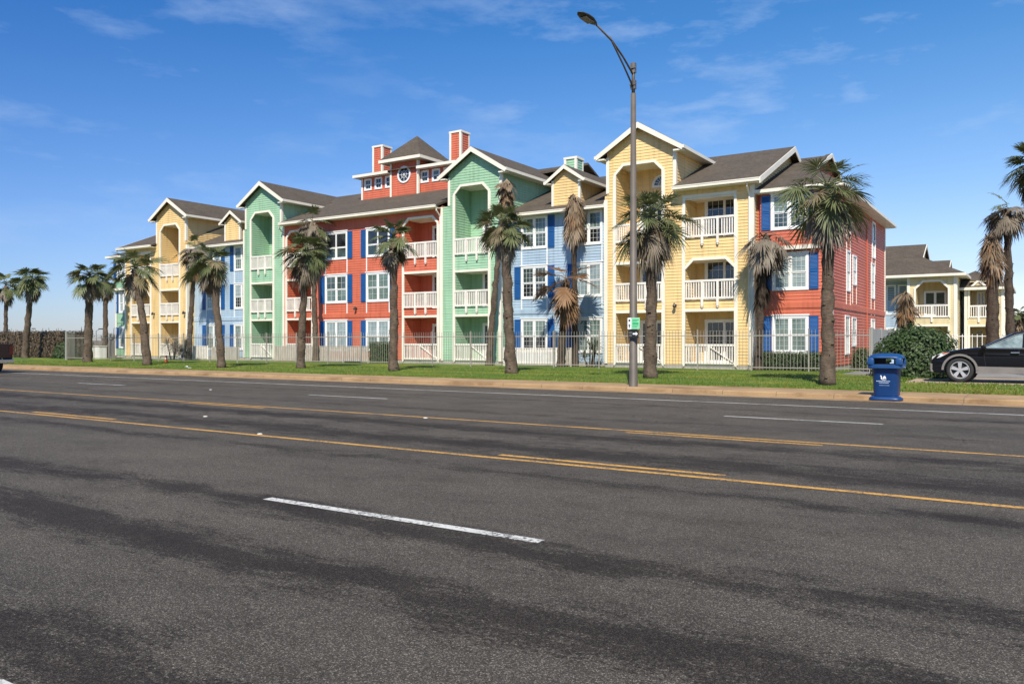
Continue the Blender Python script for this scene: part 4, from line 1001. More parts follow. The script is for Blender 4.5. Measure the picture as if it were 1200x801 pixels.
def yucca(x, y, n, L, label, seed, m='yucca', z0=.22, group='spiky plants at the foot of the facade'):
    rg = random.Random(seed); th = thing('yucca_plant', (x, y, z0), label, 'plant', group); b = MB(); s = MB()
    heads = [(x + rg.uniform(-.5, .5), y + rg.uniform(-.2, .2), z0 + rg.uniform(.3, 1.1)) for i in range(5)]
    for hx, hy, hz in heads:
        s.tube([(x + (hx - x) * .5, y, z0), (hx, hy, hz)], [.05, .035], 6)
        for i in range(n // 5):
            a = rg.uniform(0, 6.283); e = rg.uniform(-.5, 1.4); d = Vector((math.cos(a) * math.cos(e), math.sin(a) * math.cos(e), math.sin(e))); l = L * rg.uniform(.6, 1.1)
            p = Vector((hx, hy, hz)); q = p + d * l * .6; r = p + d * l - Vector((0, 0, .15 * l)); w = d.cross(Vector((0, 0, 1))).normalized() * .022
            b.add([p - w * .6, p + w * .6, q + w, q - w, r], [(0, 1, 2, 3), (3, 2, 4)])
    b.build('leaves', M[m], th, bevel=-1); s.build('stem', M['trunkd'], th)
yucca(-19.3, 36.9, 220, .6, 'spiky green plant by the near pale blue wall beside the yellow tower', 51)
yucca(-50.9, 35.3, 420, .75, 'wide grey spiky plant behind the iron fence at the far yellow tower', 52, 'deadgrey')
yucca(-52.6, 35.6, 360, .75, 'grey spiky plant left of another one below the far yellow balconies', 53, 'deadgrey')
# bare shrub behind the hedge
rg = random.Random(8); th = thing('bare_shrub', (-74, 44, .2), 'leafless grey shrub showing above the brown hedge', 'bush'); b = MB()
def twig(p, d, l, r, k):
    q = p + d * l; b.tube([p, q], [r, r * .6], 4, cap=False)
    if k:
        for i in range(3 if k > 2 else 4): twig(p + d * l * rg.uniform(.5, 1), (d + Vector((rg.uniform(-.7, .7), rg.uniform(-.5, .5), rg.uniform(-.2, .5)))).normalized(), l * .68, r * .6, k - 1)
for i in range(6): twig(Vector((-74 + rg.uniform(-1.8, 1.8), 44, .2)), Vector((rg.uniform(-.5, .6), 0, 1)).normalized(), 1.1, .05, 4)
b.build('branches', M['twig'], th, bevel=-1)

# ------------------------------------------------------------------ fences
FR, FL = Vector((-5.8, 36.1)), Vector((-58.3, 31.0))
th = thing('iron_fence', (FR.x, FR.y, .2), 'long beige iron picket fence running slantwise across the lawn', 'fence')
b = MB(); d = (FL - FR); Ln = d.length; d.normalize(); ang = math.atan2(d.y, d.x)
H0, HT = .2, 2.02
nn = Vector((-d.y, d.x))
def fp(s, z, o=0): q = FR + d * s + nn * o; return (q.x, q.y, z)
for zz in (.38, 1.78): b.bar(fp(0, zz), fp(Ln, zz), .032, .04)
s = .1; 
while s < Ln:
    p0 = fp(s, .28); b.box(p0[0] - .0075, p0[0] + .0075, p0[1] - .0075, p0[1] + .0075, .28, HT); s += .145
b.build('pickets', M['iron'], th)
s = 0
while s <= Ln + .01:
    b = MB(); p0 = fp(s, 0); b.box(p0[0] - .028, p0[0] + .028, p0[1] - .028, p0[1] + .028, .12, HT + .03); b.box(p0[0] - .036, p0[0] + .036, p0[1] - .036, p0[1] + .036, HT + .03, HT + .05)
    b.build('post', M['iron'], th); s += Ln / 22
def screen(x0, y0, x1, y1, z0, z1, label, name='screen_fence', m='screen', n=6, cat='fence', t=.05):
    th = thing(name, (x0, y0, z0), label, cat); a, c = Vector((x0, y0)), Vector((x1, y1)); u = (c - a).normalized(); w = Vector((-u.y, u.x)) * t / 2; L = (c - a).length
    b = MB(); k = int(L / .14)
    for i in range(k):
        p = a + u * (L * i / k + .004); q = a + u * (L * (i + 1) / k - .004); dz = .012 * math.sin(i * 7.3)
        b.add([(p.x - w.x, p.y - w.y, z0), (q.x - w.x, q.y - w.y, z0), (q.x + w.x, q.y + w.y, z0), (p.x + w.x, p.y + w.y, z0), (p.x - w.x, p.y - w.y, z1 + dz), (q.x - w.x, q.y - w.y, z1 + dz), (q.x + w.x, q.y + w.y, z1 + dz), (p.x + w.x, p.y + w.y, z1 + dz)],
              [(0, 3, 2, 1), (4, 5, 6, 7), (0, 1, 5, 4), (1, 2, 6, 5), (2, 3, 7, 6), (3, 0, 4, 7)])
    b.build('boards', M[m], th)
    for i in range(n):
        p = a + u * (L * i / (n - 1)); b = MB(); b.box(p.x - .05, p.x + .05, p.y - .05, p.y + .05, z0 - .05, z1 + .06); b.build('post', M[m], th)
screen(-5.75, 36.2, -5.75, 43.5, .2, 2.05, 'grey privacy screen running back from the right end of the iron fence', n=4)
screen(-58.6, 31.1, -61.8, 33.4, .15, 2.2, 'pale grey screen at the left end of the iron fence', n=3)
screen(-77, 38.2, -62.2, 38.2, .2, 1.62, 'low dark grey board fence left of the building', m='oldwood', n=6)
def picket(x0, x1, Y, z0, z1, label, m='oldpicket', ret=None, name='picket_fence'):
    th = thing(name, (x0, Y, z0), label, 'fence', 'patio picket fences along the facade'); b = MB(); x = x0 + .06; rg = random.Random(int(x0 * 10))
    while x < x1 - .03: b.box(x - .042, x + .042, Y - .02, Y, z0 + .06, z1 + rg.uniform(-.01, .01)); x += .118
    b.box(x0, x1, Y, Y + .035, z1 - .16, z1 - .08); b.box(x0, x1, Y, Y + .035, z0 + .16, z0 + .24); b.box(x0, x1, Y - .03, Y + .05, z1 + .012, z1 + .045)
    b.build('pickets', M[m], th)
    k = max(2, int((x1 - x0) / 1.9) + 1)
    for i in range(k):
        p = x0 + (x1 - x0) * i / (k - 1); c = MB(); c.box(p - .055, p + .055, Y - .06, Y - .022, z0 - .03, z1 + .06); c.build('post', M[m], th)
picket(-53.3, -49.9, 36.6, .22, 1.18, 'white picket patio fence in front of the far yellow and pale blue corner', 'rail')
picket(-49.8, -46.9, 36.9, .22, 1.12, 'weathered picket fence below the far pale blue windows')
picket(-42.7, -34.3, 36.55, .22, 1.20, 'long weathered picket fence in front of the coral section')
picket(-24.4, -21.1, 36.7, .22, 1.15, 'white picket patio fence below the near pale blue windows', 'rail')
picket(-21.0, -20.35, 36.9, .22, 1.15, 'short weathered fence piece between the white pickets and the dead palm')

# ------------------------------------------------------------------ small things
def simple(name, label, cat, m, fn, loc, bevel=0, smooth=False, group=None):
    b = MB(); fn(b); o = b.build(name, M[m], None, bevel=bevel, smooth=smooth); return tag(o, label, cat, group)
for (x, y, lb) in ((-61.5, 34.6, 'white utility box at the foot of the thin grey palm'), (-59.9, 34.4, 'white utility box just right of the thin grey palm')):
    th = thing('utility_box', (x, y, .2), lb, 'utility box', 'white utility boxes behind the iron fence')
    b = MB(); b.box(x - .3, x + .3, y - .3, y + .3, .2, 1.15); b.build('cabinet', M['frame'], th, bevel=.03)
    b = MB(); b.box(x - .34, x + .34, y - .34, y + .34, 1.15, 1.2); b.build('lid', M['trim'], th, bevel=.015)
th = thing('marker_post', (-45.0, 30.0, .2), 'small orange marker post in the grass near the leaning palm', 'marker')
b = MB(); b.tube([(-45, 30, .15), (-45, 30, .62), (-45, 30, .68)], [.085, .075, .03], 10); b.build('post', M['orange'], th, smooth=True)
b = MB(); b.tube([(-45, 30, .45), (-45, 30, .53)], [.088, .088], 10); b.build('band', M['frame'], th)
for i, (x, y, lb) in enumerate(((-37.6, 26.2, 'crumpled white litter on the grass edge, left of two'), (-36.4, 25.6, 'crumpled white litter on the grass, right of two'))):
    b = MB(); rg = random.Random(i); pts = [(x + rg.uniform(-.14, .14), y + rg.uniform(-.12, .12), lawn_z(x, y) + rg.uniform(.01, .09)) for _ in range(12)]
    b.add(pts, [(k, (k * 5 + 3) % 12, (k * 7 + 1) % 12) for k in range(12) if len({k, (k * 5 + 3) % 12, (k * 7 + 1) % 12}) == 3]); tag(b.build('litter', M['white'], bevel=-1), lb, 'litter', 'litter on the lawn')
# raised pavement reflectors
for x, y, lb in ((-10.6, 8.75, 'small pale reflector on the near yellow line'), (-10.1, 12.38, 'small pale reflector on the far yellow line'), (-21.7, 16.0, 'small white reflector between the far lane dashes'), (-14.0, 10.2, 'small pale reflector in the dark turning lane')):
    b = MB(); b.add([(x - .035, y - .03, .002), (x + .035, y - .03, .002), (x + .035, y + .03, .002), (x - .035, y + .03, .002), (x - .022, y - .02, .014), (x + .022, y - .02, .014), (x + .022, y + .02, .014), (x - .022, y + .02, .014)], [(4, 5, 6, 7), (0, 1, 5, 4), (1, 2, 6, 5), (2, 3, 7, 6), (3, 0, 4, 7)])
    tag(b.build('road_reflector', M['trim']), lb, 'road reflector', 'reflectors set in the road')

# street lamp ----------------------------------------------------
LX, LY = -10.42, 22.85
SL = thing('street_lamp', (LX, LY, .13), 'tall tapered grey street lamp with long arm reaching over the road', 'street lamp')
b = MB(); b.tube([(LX, LY, .10), (LX, LY, .13), (LX, LY, 9.15)], [.15, .132, .078], 16); b.build('pole', M['pole'], SL, smooth=True)
b = MB(); b.tube([(LX, LY, 9.15), (LX, LY, 10.1)], [.055, .05], 10)
b.build('pole_top', M['pole'], SL, smooth=True)
for z0, z1 in ((9.28, 9.55), (9.78, 10.08)):
    b = MB()
    for sx in (-.055, .055): b.box(LX + sx - .022, LX + sx + .022, LY - .06, LY + .06, z0, z1)
    b.bar((LX - .1, LY - .06, (z0 + z1) / 2), (LX + .1, LY - .06, (z0 + z1) / 2), .04); b.build('clamp', M['metal'], SL)
tip = (LX - .25, LY - 2.0, 10.66)
jn = (LX - .12, LY - 1.2, 10.40)
b = MB(); b.tube([(LX, LY, 9.72), (LX - .05, LY - .62, 10.10), jn, tip], [.03, .03, .03, .028], 8); b.tube([(LX, LY, 9.33), (LX - .05, LY - .6, 9.86), (LX - .12, LY - 1.18, 10.35), (LX - .14, LY - 1.34, 10.50)], [.028, .028, .028, .024], 8)
b.build('arm', M['pole'], SL, smooth=True)
b = MB(); prof = [(0, .035, .03), (.12, .10, .05), (.35, .17, .075), (.60, .175, .07), (.80, .12, .045), (.90, .04, .015)]
vs = []; u = Vector((-.12, -1, .10)).normalized(); sd = u.cross(Vector((0, 0, 1))).normalized(); up = sd.cross(u)
for l, w, h in prof:
    c0 = Vector(tip) + u * l
    for k in range(14):
        a = 2 * math.pi * k / 14; vs.append(tuple(c0 + sd * math.cos(a) * w + up * math.sin(a) * h * (1 if math.sin(a) > 0 else .6)))
b.add(vs, [(i * 14 + k, i * 14 + (k + 1) % 14, (i + 1) * 14 + (k + 1) % 14, (i + 1) * 14 + k) for i in range(5) for k in range(14)] + [tuple(range(14)), tuple(range(70, 84))])
b.build('lamp_head', M['lamphead'], SL, smooth=True)
b = MB(); c0 = Vector(tip) + u * .48 - up * .045; b.add([tuple(c0 + u * x * .2 + sd * y * .11) for x, y in ((-1, -1), (1, -1), (1, 1), (-1, 1))] + [tuple(c0 + u * x * .2 + sd * y * .11 - up * .02) for x, y in ((-1, -1), (1, -1), (1, 1), (-1, 1))], [(4, 5, 6, 7), (0, 1, 5, 4), (1, 2, 6, 5), (2, 3, 7, 6), (3, 0, 4, 7)]); b.build('lens', M['cladding'], SL)
# signs on the pole: face the camera side (road), turned slightly
def sign(x0, x1, z0, z1, m, label, name, marks):
    y = LY - .20; th = thing(name, ((x0 + x1) / 2, y, z0), label, 'sign')
    b = MB(); b.box(x0, x1, y, y + .012, z0, z1); b.build('panel', M[m], th, bevel=.004)
    for nm, mm, polys in marks:
        b = MB()
        for P in polys: b.prism([(x0 + (x1 - x0) * u, z0 + (z1 - z0) * v) for u, v in P], lambda x, z: (x, y - .004, z), lambda x, z: (x, y - .0005, z))
        b.build(nm, M[mm], th)
    b = MB(); b.box(LX - .16, LX + .16, y + .012, y + .03, (z0 + z1) / 2 - .015, (z0 + z1) / 2 + .015); b.build('bracket', M['metal'], th)
def bx(u0, u1, v0, v1): return [(u0, v0), (u1, v0), (u1, v1), (u0, v1)]
def ringp(cx, cy, r, asp, n=12): return [(cx + math.cos(6.283 * k / n) * r, cy + math.sin(6.283 * k / n) * r * asp) for k in range(n)]
sign(LX - .10, LX + .30, 1.89, 2.24, 'lightgreen', 'green and white parking sign with small symbols on the street lamp pole', 'parking_sign',
     [('white_field', 'white', [bx(.0, .31, 0, 1)]), ('symbol', 'black', [ringp(.155, .76, .085, 1.15)]), ('symbol', 'signgreen', [bx(.12, .19, .12, .42), bx(.07, .24, .30, .38)]),
      ('lettering', 'signgreen', [bx(.40, .92, .78, .85), bx(.40, .80, .66, .72), bx(.40, .9, .40, .58), bx(.40, .85, .26, .31), bx(.40, .78, .15, .19)])])
sign(LX - .08, LX + .26, 1.62, 1.86, 'black', 'small black sign with a white arrow below the green parking sign', 'arrow_sign',
     [('arrow', 'white', [[(.45, .44), (.74, .44), (.74, .28), (.95, .54), (.74, .80), (.74, .64), (.45, .64)]]), ('lettering', 'metal', [bx(.08, .38, .55, .8), bx(.08, .36, .2, .42)])])

# litter bin ------------------------------------------------------
BX, BYY = -3.22, 22.55
BN = thing('litter_bin', (BX, BYY, .012), 'blue plastic litter bin with domed open top standing at the kerb', 'litter bin')
def squircle(cx, cy, r, z, n=40, e=5.5, ry=None):
    o = []
    for k in range(n):
        a = 2 * math.pi * k / n; c, s = math.cos(a), math.sin(a); q = (abs(c) ** e + abs(s) ** e) ** (-1 / e); o.append((cx + c * q * r, cy + s * q * (ry or r), z))
    return o
def loft(mb, rings, capb=True, capt=True):
    n = len(rings[0]); vs = [p for r in rings for p in r]
    fs = [(i * n + k, i * n + (k + 1) % n, (i + 1) * n + (k + 1) % n, (i + 1) * n + k) for i in range(len(rings) - 1) for k in range(n)]
    if capb: fs.append(tuple(range(n))[::-1])
    if capt: fs.append(tuple(range((len(rings) - 1) * n, len(rings) * n)))
    mb.add(vs, fs)
z = .012
b = MB(); loft(b, [squircle(BX, BYY, r, z + h, e=ee) for r, h, ee in ((.38, 0, 5), (.395, .02, 5), (.395, .055, 5), (.37, .085, 5), (.31, .11, 5))]); b.build('base', M['binblue'], BN, smooth=True)
b = MB(); loft(b, [squircle(BX, BYY, r, z + h, e=5) for r, h in ((.285, .10), (.29, .13), (.315, .84), (.32, .86))]); b.build('body', M['binblue'], BN, smooth=True)
# lid: rim, four corner pillars leaving openings, and dome
b = MB(); loft(b, [squircle(BX, BYY, r, z + h, e=5.5) for r, h in ((.33, .80), (.40, .81), (.425, .83), (.42, .90), (.40, .92), (.34, .92), (.33, .80))], False, False)
b.build('rim', M['binrim'], BN)
b = MB(); loft(b, [squircle(BX, BYY, r, z + h, e=ee) for r, h, ee in ((.34, 1.075, 5.5), (.405, 1.075, 5.5), (.40, 1.10, 5), (.36, 1.15, 4.2), (.27, 1.185, 3.5), (.12, 1.20, 3))]); b.build('dome', M['binrim'], BN, smooth=True)
for sx in (-1, 1):
    for sy in (-1, 1):
        b = MB(); cx, cy = BX + sx * .33, BYY + sy * .33; w = .085
        b.add([(cx - w + sx * .0, cy - w, z + .90), (cx + w, cy - w, z + .90), (cx + w, cy + w, z + .90), (cx - w, cy + w, z + .90), (cx - w * .9 - sx * .01, cy - w * .9 - sy * .01, z + 1.09), (cx + w * .9 - sx * .01, cy - w * .9 - sy * .01, z + 1.09), (cx + w * .9 - sx * .01, cy + w * .9 - sy * .01, z + 1.09), (cx - w * .9 - sx * .01, cy + w * .9 - sy * .01, z + 1.09)],
              [(0, 3, 2, 1), (4, 5, 6, 7), (0, 1, 5, 4), (1, 2, 6, 5), (2, 3, 7, 6), (3, 0, 4, 7)]); b.build('pillar', M['binrim'], BN, bevel=.03, smooth=True)
b = MB(); loft(b, [squircle(BX, BYY, .30, z + h, e=5) for h in (.86, .93)], False, True); b.build('liner', M['black'], BN)
b = MB(); b.box(BX - .29, BX - .02, BYY - .05, BYY + .05, z + .93, z + 1.075); b.build('inner_wall', M['black'], BN)
b = MB(); y = BYY - .425   # pale sticker on front right of opening
b.box(BX + .17, BX + .22, y - .003, y, z + .95, z + 1.05); b.box(BX + .13, BX + .17, y - .003, y, z + .95, z + .975); b.build('sticker', M['palewhite'], BN)
yf = lambda h: BYY - (.29 + (h - .13) * .0352) - .006
def front(b_, P, base=.0):
    b_.prism(P, lambda x, h: (BX + x, yf(h), z + h), lambda x, h: (BX + x, yf(h) + .004, z + h))
b = MB()
front(b, [(-.10, .575), (-.09, .55), (-.075, .535), (-.06, .55), (-.065, .60), (-.085, .64), (-.10, .645), (-.112, .625), (-.10, .61), (-.09, .60), (-.095, .585)])
front(b, [(-.05, .55), (-.02, .565), (.015, .56), (.03, .545), (.02, .60), (-.005, .635), (-.03, .62), (-.045, .59)])
front(b, [(-.065, .548), (.035, .538), (.025, .53), (-.06, .528)]); b.build('bird_emblem', M['white'], BN)
b = MB(); rg = random.Random(5)
for h, x0, x1, hh in ((.485, -.20, .12, .022), (.445, -.14, .08, .020), (.385, -.13, .10, .010)):
    x = x0
    while x < x1: w = rg.uniform(.012, .022); front(b, [(x, h), (x + w, h), (x + w, h + hh * rg.uniform(.7, 1)), (x, h + hh)]); x += w + .007
b.build('lettering', M['palewhite'], BN)

# parked car ------------------------------------------------------
CX, CY, CZ = -2.98, 29.62, .200
CAR = thing('parked_car', (CX, CY, CZ), 'black crossover car with grey lower cladding parked facing left on the driveway', 'car')
def W_(x, y, z): return (CX + x, CY + y, CZ + z)
Wd = 1.88
def arch(cx, r, n=12, z=.395): return [(cx + r * math.cos(a), z + r * math.sin(a)) for a in [math.pi * k / n for k in range(n + 1)]]
fa, ra, ar = .90, 3.70, .455
low = [(.12, .30)] + [(fa - ar - .02, .28)] + [p for p in reversed(arch(fa, ar))] + [(ra - ar - .02, .27)] + [p for p in reversed(arch(ra, ar))] + [(4.62, .32), (4.80, .48), (4.84, .75), (4.80, 1.0), (4.70, 1.12)]
top = [(4.60, 1.14), (3.4, 1.10), (1.62, 1.10), (1.40, 1.13), (.95, 1.075), (.50, .985), (.22, .88), (.06, .70), (.02, .48)]
def body_mesh():
    bm = bmesh.new(); prof = low + top
    # body widened towards the middle height: three slices each side
    rings = []
    for y, inset in ((0.0, .045), (.05, .012), (.14, 0), (Wd - .14, 0), (Wd - .05, .012), (Wd, .045)):
        ring = []
        for (x, z) in prof:
            cxm, czm = 2.42, .72
            k = inset
            taper = .10 * max(0, (.55 - x)) ** 1.2 + .08 * max(0, x - 4.3) ** 1.2      # nose and tail plan curvature
            side = 1 if y < Wd / 2 else -1
            bulge = 0
            hh = (z - .72) / .5
            yy = y + side * (taper * 1.6 + .012 * max(0, hh) ** 2) 
            ring.append(bm.verts.new(W_(x + (k if x < 2.4 else -k), yy, z - (k if z > .9 else 0))))
        rings.append(ring)
    n = len(prof)
    for i in range(len(rings) - 1):
        for k in range(n): bm.faces.new((rings[i][k], rings[i][(k + 1) % n], rings[i + 1][(k + 1) % n], rings[i + 1][k]))
    from mathutils.geometry import tessellate_polygon
    tris = tessellate_polygon([[Vector((x, z, 0)) for x, z in prof]])
    for r in (rings[0], rings[-1]):
        for t in tris: bm.faces.new([r[k] for k in t])
    bmesh.ops.recalc_face_normals(bm, faces=bm.faces)
    me = bpy.data.meshes.new('body')
    off = Vector((CX, CY, CZ)); 
    for v in bm.verts: v.co -= off
    bm.to_mesh(me); bm.free(); me.materials.append(M['carpaint'])
    for p in me.polygons: p.use_smooth = False
    o = bpy.data.objects.new('body', me); COL.objects.link(o); o.parent = CAR; return o
CB = body_mesh(); ROOTLOC[CB.name] = Vector((CX, CY, CZ))
# greenhouse: shell with slanted sides
cab = [(1.44, 1.09), (2.34, 1.56), (2.62, 1.625), (3.3, 1.645), (4.05, 1.60), (4.40, 1.50), (4.66, 1.13)]
def cy_(z, side): t = max(0, (z - 1.08) / .56); y = .05 + .235 * t ** 1.15; return y if side else Wd - y
b = MB()
n = len(cab); vs = [W_(x, cy_(z, 1), z) for x, z in cab] + [W_(x, cy_(z, 1) + .12, z + .018) for x, z in cab] + [W_(x, cy_(z, 0) - .12, z + .018) for x, z in cab] + [W_(x, cy_(z, 0), z) for x, z in cab]
b.add(vs, [(j * n + i, j * n + i + 1, (j + 1) * n + i + 1, (j + 1) * n + i) for j in range(3) for i in range(n - 1)] + [tuple(range(n)), tuple(range(3 * n, 4 * n))[::-1]])
b.build('cabin', M['carpaint'], CAR)
def glass(P, name, m, side=1, out=.006):
    b = MB(); b.add([W_(x, cy_(z, side) - out * (1 if side else -1), z) for x, z in P], [tuple(range(len(P)))]); return b.build(name, M[m], CAR, bevel=-1)
for sd_ in (1, 0):
    glass([(1.62, 1.12), (2.43, 1.50), (2.62, 1.545), (2.60, 1.12)], 'side_window', 'tintglass', sd_)
    glass([(2.70, 1.12), (2.70, 1.55), (3.50, 1.565), (3.62, 1.12)], 'side_window', 'carglass', sd_)
    glass([(3.70, 1.12), (3.58, 1.56), (4.02, 1.53), (4.30, 1.44), (4.40, 1.15)], 'side_window', 'carglass', sd_)
    b = MB(); e = [W_(x, cy_(z, sd_) + (-.014 if sd_ else .014), z) for x, z in ((1.56, 1.105), (2.6, 1.10), (3.7, 1.10), (4.44, 1.13))]
    for p, q in zip(e[:-1], e[1:]): b.bar(p, q, .018, .022)
    e = [W_(x, cy_(z, sd_) + (-.012 if sd_ else .012), z) for x, z in ((1.56, 1.11), (2.0, 1.325), (2.42, 1.525), (2.64, 1.57), (3.3, 1.585), (4.02, 1.55), (4.32, 1.455), (4.44, 1.13))]
    for p, q in zip(e[:-1], e[1:]): b.bar(p, q, .014, .018)
    b.build('window_chrome', M['chrome'], CAR)
    yy = -.012 if sd_ else Wd + .012; y2 = .05 if sd_ else Wd - .05
    b = MB()                                             # lower cladding and flares
    ya, yb_ = sorted((yy, y2))
    b.prism([(fa + ar, .30), (ra - ar, .30), (ra - ar, .50), (fa + ar, .52)], lambda x, z_: W_(x, ya, z_), lambda x, z_: W_(x, yb_, z_))
    b.prism([(.06, .33), (fa - ar, .30), (fa - ar, .56), (.045, .60)], lambda x, z_: W_(x, ya + .06 * sd_ + .02, z_), lambda x, z_: W_(x, yb_ + .02 - .06 * (1 - sd_), z_))
    b.prism([(ra + ar, .32), (4.70, .36), (4.80, .56), (ra + ar, .52)], lambda x, z_: W_(x, ya + .04, z_), lambda x, z_: W_(x, yb_ + .0, z_))
    for c0 in (fa, ra):
        A, B_ = arch(c0, ar, 16), arch(c0, ar + .065, 16)
        for i in range(16):
            q = [A[i], A[i + 1], B_[i + 1], B_[i]]; b.prism(q, lambda x, z_: W_(x, ya - .012 if sd_ else ya, z_), lambda x, z_: W_(x, yb_ if sd_ else yb_ + .012, z_))
    b.build('cladding', M['cladding'], CAR)
    b = MB(); s_ = 1 if sd_ else -1                      # door seams, handles
    for P in (((1.62, .52), (1.56, 1.09)), ((2.66, .52), (2.66, 1.09)), ((3.62, 1.08), (3.45, .70))):
        b.bar(W_(P[0][0], yy * 0 + (-.002 if sd_ else Wd + .002), P[0][1]), W_(P[1][0], (-.001 if sd_ else Wd + .001), P[1][1]), .010, .006)
    b.build('door_seam', M['black'], CAR)
    for hx in (2.30, 3.35):
        b = MB(); y0_ = -.045 if sd_ else Wd + .01; b.box(*[CX + hx, CX + hx + .23], CY + y0_, CY + y0_ + .035, CZ + .945, CZ + .985); b.build('door_handle', M['chrome'], CAR, bevel=.008)
    b = MB(); y0_ = -.20 if sd_ else Wd + .02; b.box(CX + 1.50, CX + 1.64, CY + y0_, CY + y0_ + .18, CZ + 1.07, CZ + 1.20); mo = b.build('mirror', M['carpaint'], CAR, bevel=.035, smooth=True)
    b = MB(); ry = .36 if sd_ else Wd - .36; pts = [W_(2.62, ry, 1.64), W_(2.75, ry, 1.685), W_(3.9, ry, 1.675), W_(4.1, ry, 1.62)]; b.tube(pts, [.016] * 4, 6); b.build('roof_rail', M['chrome'], CAR, smooth=True)
    b = MB(); y0_ = .018 if sd_ else Wd - .018
    b.add([W_(.09, y0_ + s_ * .10, .72), W_(.34, y0_ - s_ * .012, .80), W_(.62, y0_ - s_ * .012, .965), W_(.36, y0_ + s_ * .02, .935), W_(.10, y0_ + s_ * .13, .82),
           W_(.16, y0_ + s_ * .24, .74), W_(.55, y0_ + s_ * .20, .98), W_(.28, y0_ + s_ * .24, .90)], [(0, 1, 2, 3, 4), (0, 4, 5), (4, 3, 7, 5), (3, 2, 6, 7)])
    hl = b.build('headlight', M['lampglass'], CAR)
    b = MB(); b.add([W_(.46, y0_ - s_ * .018, .905), W_(.62, y0_ - s_ * .018, .97), W_(.52, y0_ - s_ * .016, .955), W_(.38, y0_ - s_ * .014, .94)], [(0, 1, 2, 3)]); b.build('turn_signal', M['amber'], CAR)
    b = MB(); b.box(CX + 4.52, CX + 4.80, CY + (.03 if sd_ else Wd - .31), CY + (.31 if sd_ else Wd - .03), CZ + .80, CZ + 1.05); b.build('tail_light', M['taillight'], CAR, bevel=.02)
    b = MB(); cyl = (.07 if sd_ else Wd - .07); b.tube([W_(.10, cyl + s_ * .12, .50), W_(.06, cyl + s_ * .12, .50)], [.055, .05], 12); b.build('fog_lamp', M['lampglass'], CAR)
b = MB(); b.add([W_(1.50, .30, 1.13), W_(2.30, .44, 1.545), W_(2.30, Wd - .44, 1.545), W_(1.50, Wd - .30, 1.13)], [(0, 1, 2, 3)]); b.build('windscreen', M['carglass'], CAR, bevel=-1)
b = MB(); b.box(CX + .0, CX + .05, CY + .5, CY + Wd - .5, CZ + .62, CZ + .80); b.build('grille', M['black'], CAR, bevel=.01)
b = MB(); b.box(CX - .02, CX + .0, CY + .68, CY + 1.2, CZ + .42, CZ + .55); b.build('number_plate', M['white'], CAR)
for cxw in (fa, ra):
    for sd_ in (1, 0):
        y0_, y1_ = (.02, .25) if sd_ else (Wd - .02, Wd - .25); s_ = 1 if sd_ else -1
        b = MB(); R0 = .395; n = 36; zc_ = .395
        prof = [(.275, y0_ + s_ * .02), (.30, y0_), (.37, y0_ + s_ * .004), (.395, y0_ + s_ * .035), (.395, y1_ - s_ * .02), (.28, y1_)]
        vs = [W_(cxw + r * math.cos(2 * math.pi * k / n), yy_, zc_ + r * math.sin(2 * math.pi * k / n)) for r, yy_ in prof for k in range(n)]
        b.add(vs, [(i * n + k, i * n + (k + 1) % n, (i + 1) * n + (k + 1) % n, (i + 1) * n + k) for i in range(5) for k in range(n)])
        wh = b.build('wheel', M['rubber'], CAR, smooth=True)
        b = MB(); prof = [(.278, y0_ + s_ * .015), (.262, y0_ + s_ * .012), (.245, y0_ + s_ * .05), (.24, y1_)]
        vs = [W_(cxw + r * math.cos(2 * math.pi * k / n), yy_, zc_ + r * math.sin(2 * math.pi * k / n)) for r, yy_ in prof for k in range(n)]
        b.add(vs, [(i * n + k, i * n + (k + 1) % n, (i + 1) * n + (k + 1) % n, (i + 1) * n + k) for i in range(3) for k in range(n)])
        for j in range(5):
            a = 2 * math.pi * j / 5 + .3
            def rp(r, da, dy): return W_(cxw + r * math.cos(a + da), y0_ + s_ * dy, zc_ + r * math.sin(a + da))
            b.add([rp(.05, -.8, .03), rp(.05, .8, .03), rp(.25, .24, .018), rp(.25, -.24, .018), rp(.05, -.8, .07), rp(.05, .8, .07), rp(.25, .24, .06), rp(.25, -.24, .06)], [(0, 1, 2, 3), (4, 7, 6, 5), (0, 4, 5, 1), (1, 5, 6, 2), (2, 6, 7, 3), (3, 7, 4, 0)])
        b.tube([W_(cxw, y0_ + s_ * .022, zc_), W_(cxw, y0_ + s_ * .08, zc_)], [.065, .07], 16)
        b.build('rim', M['alloy'], wh)
        b = MB(); b.tube([W_(cxw, y0_ + s_ * .09, zc_), W_(cxw, y0_ + s_ * .10, zc_)], [.235, .235], 20); b.build('brake', M['black'], wh)
        b = MB(); b.tube([W_(cxw, y1_ + s_ * .03, zc_), W_(cxw, y1_ + s_ * .01, zc_)], [.45, .45], 20); b.build('wheel_well', M['black'], CAR)

# pickup leaving at the left edge ---------------------------------
TX, TYY = -41.75, 17.62
TR = thing('pickup_truck', (TX, TYY, 0), 'dark maroon pickup truck at the left edge, seen from its tail end', 'pickup truck')
tw = 1.98
def T_(x, y, z): return (TX - x, TYY + y, z)
def tbox(x0, x1, y0, y1, z0, z1, name, m, bev=.02, par=None):
    b = MB(); b.box(TX - x1, TX - x0, TYY + y0, TYY + y1, z0, z1); return b.build(name, M[m], par or TR, bevel=bev)
b = MB()      # bed and lower body with wheel arch cut-outs
def tarch(c): return [(c + .50 * math.cos(a), .42 + .50 * math.sin(a)) for a in [math.pi * k / 10 for k in range(11)]]
P = [(.08, .52)] + [(p[0], p[1]) for p in reversed(tarch(1.25))] + [(p[0], p[1]) for p in reversed(tarch(4.85))] + [(5.75, .5), (5.85, .75), (5.8, 1.0), (5.5, 1.16), (4.45, 1.22), (2.2, 1.40), (.02, 1.40)]
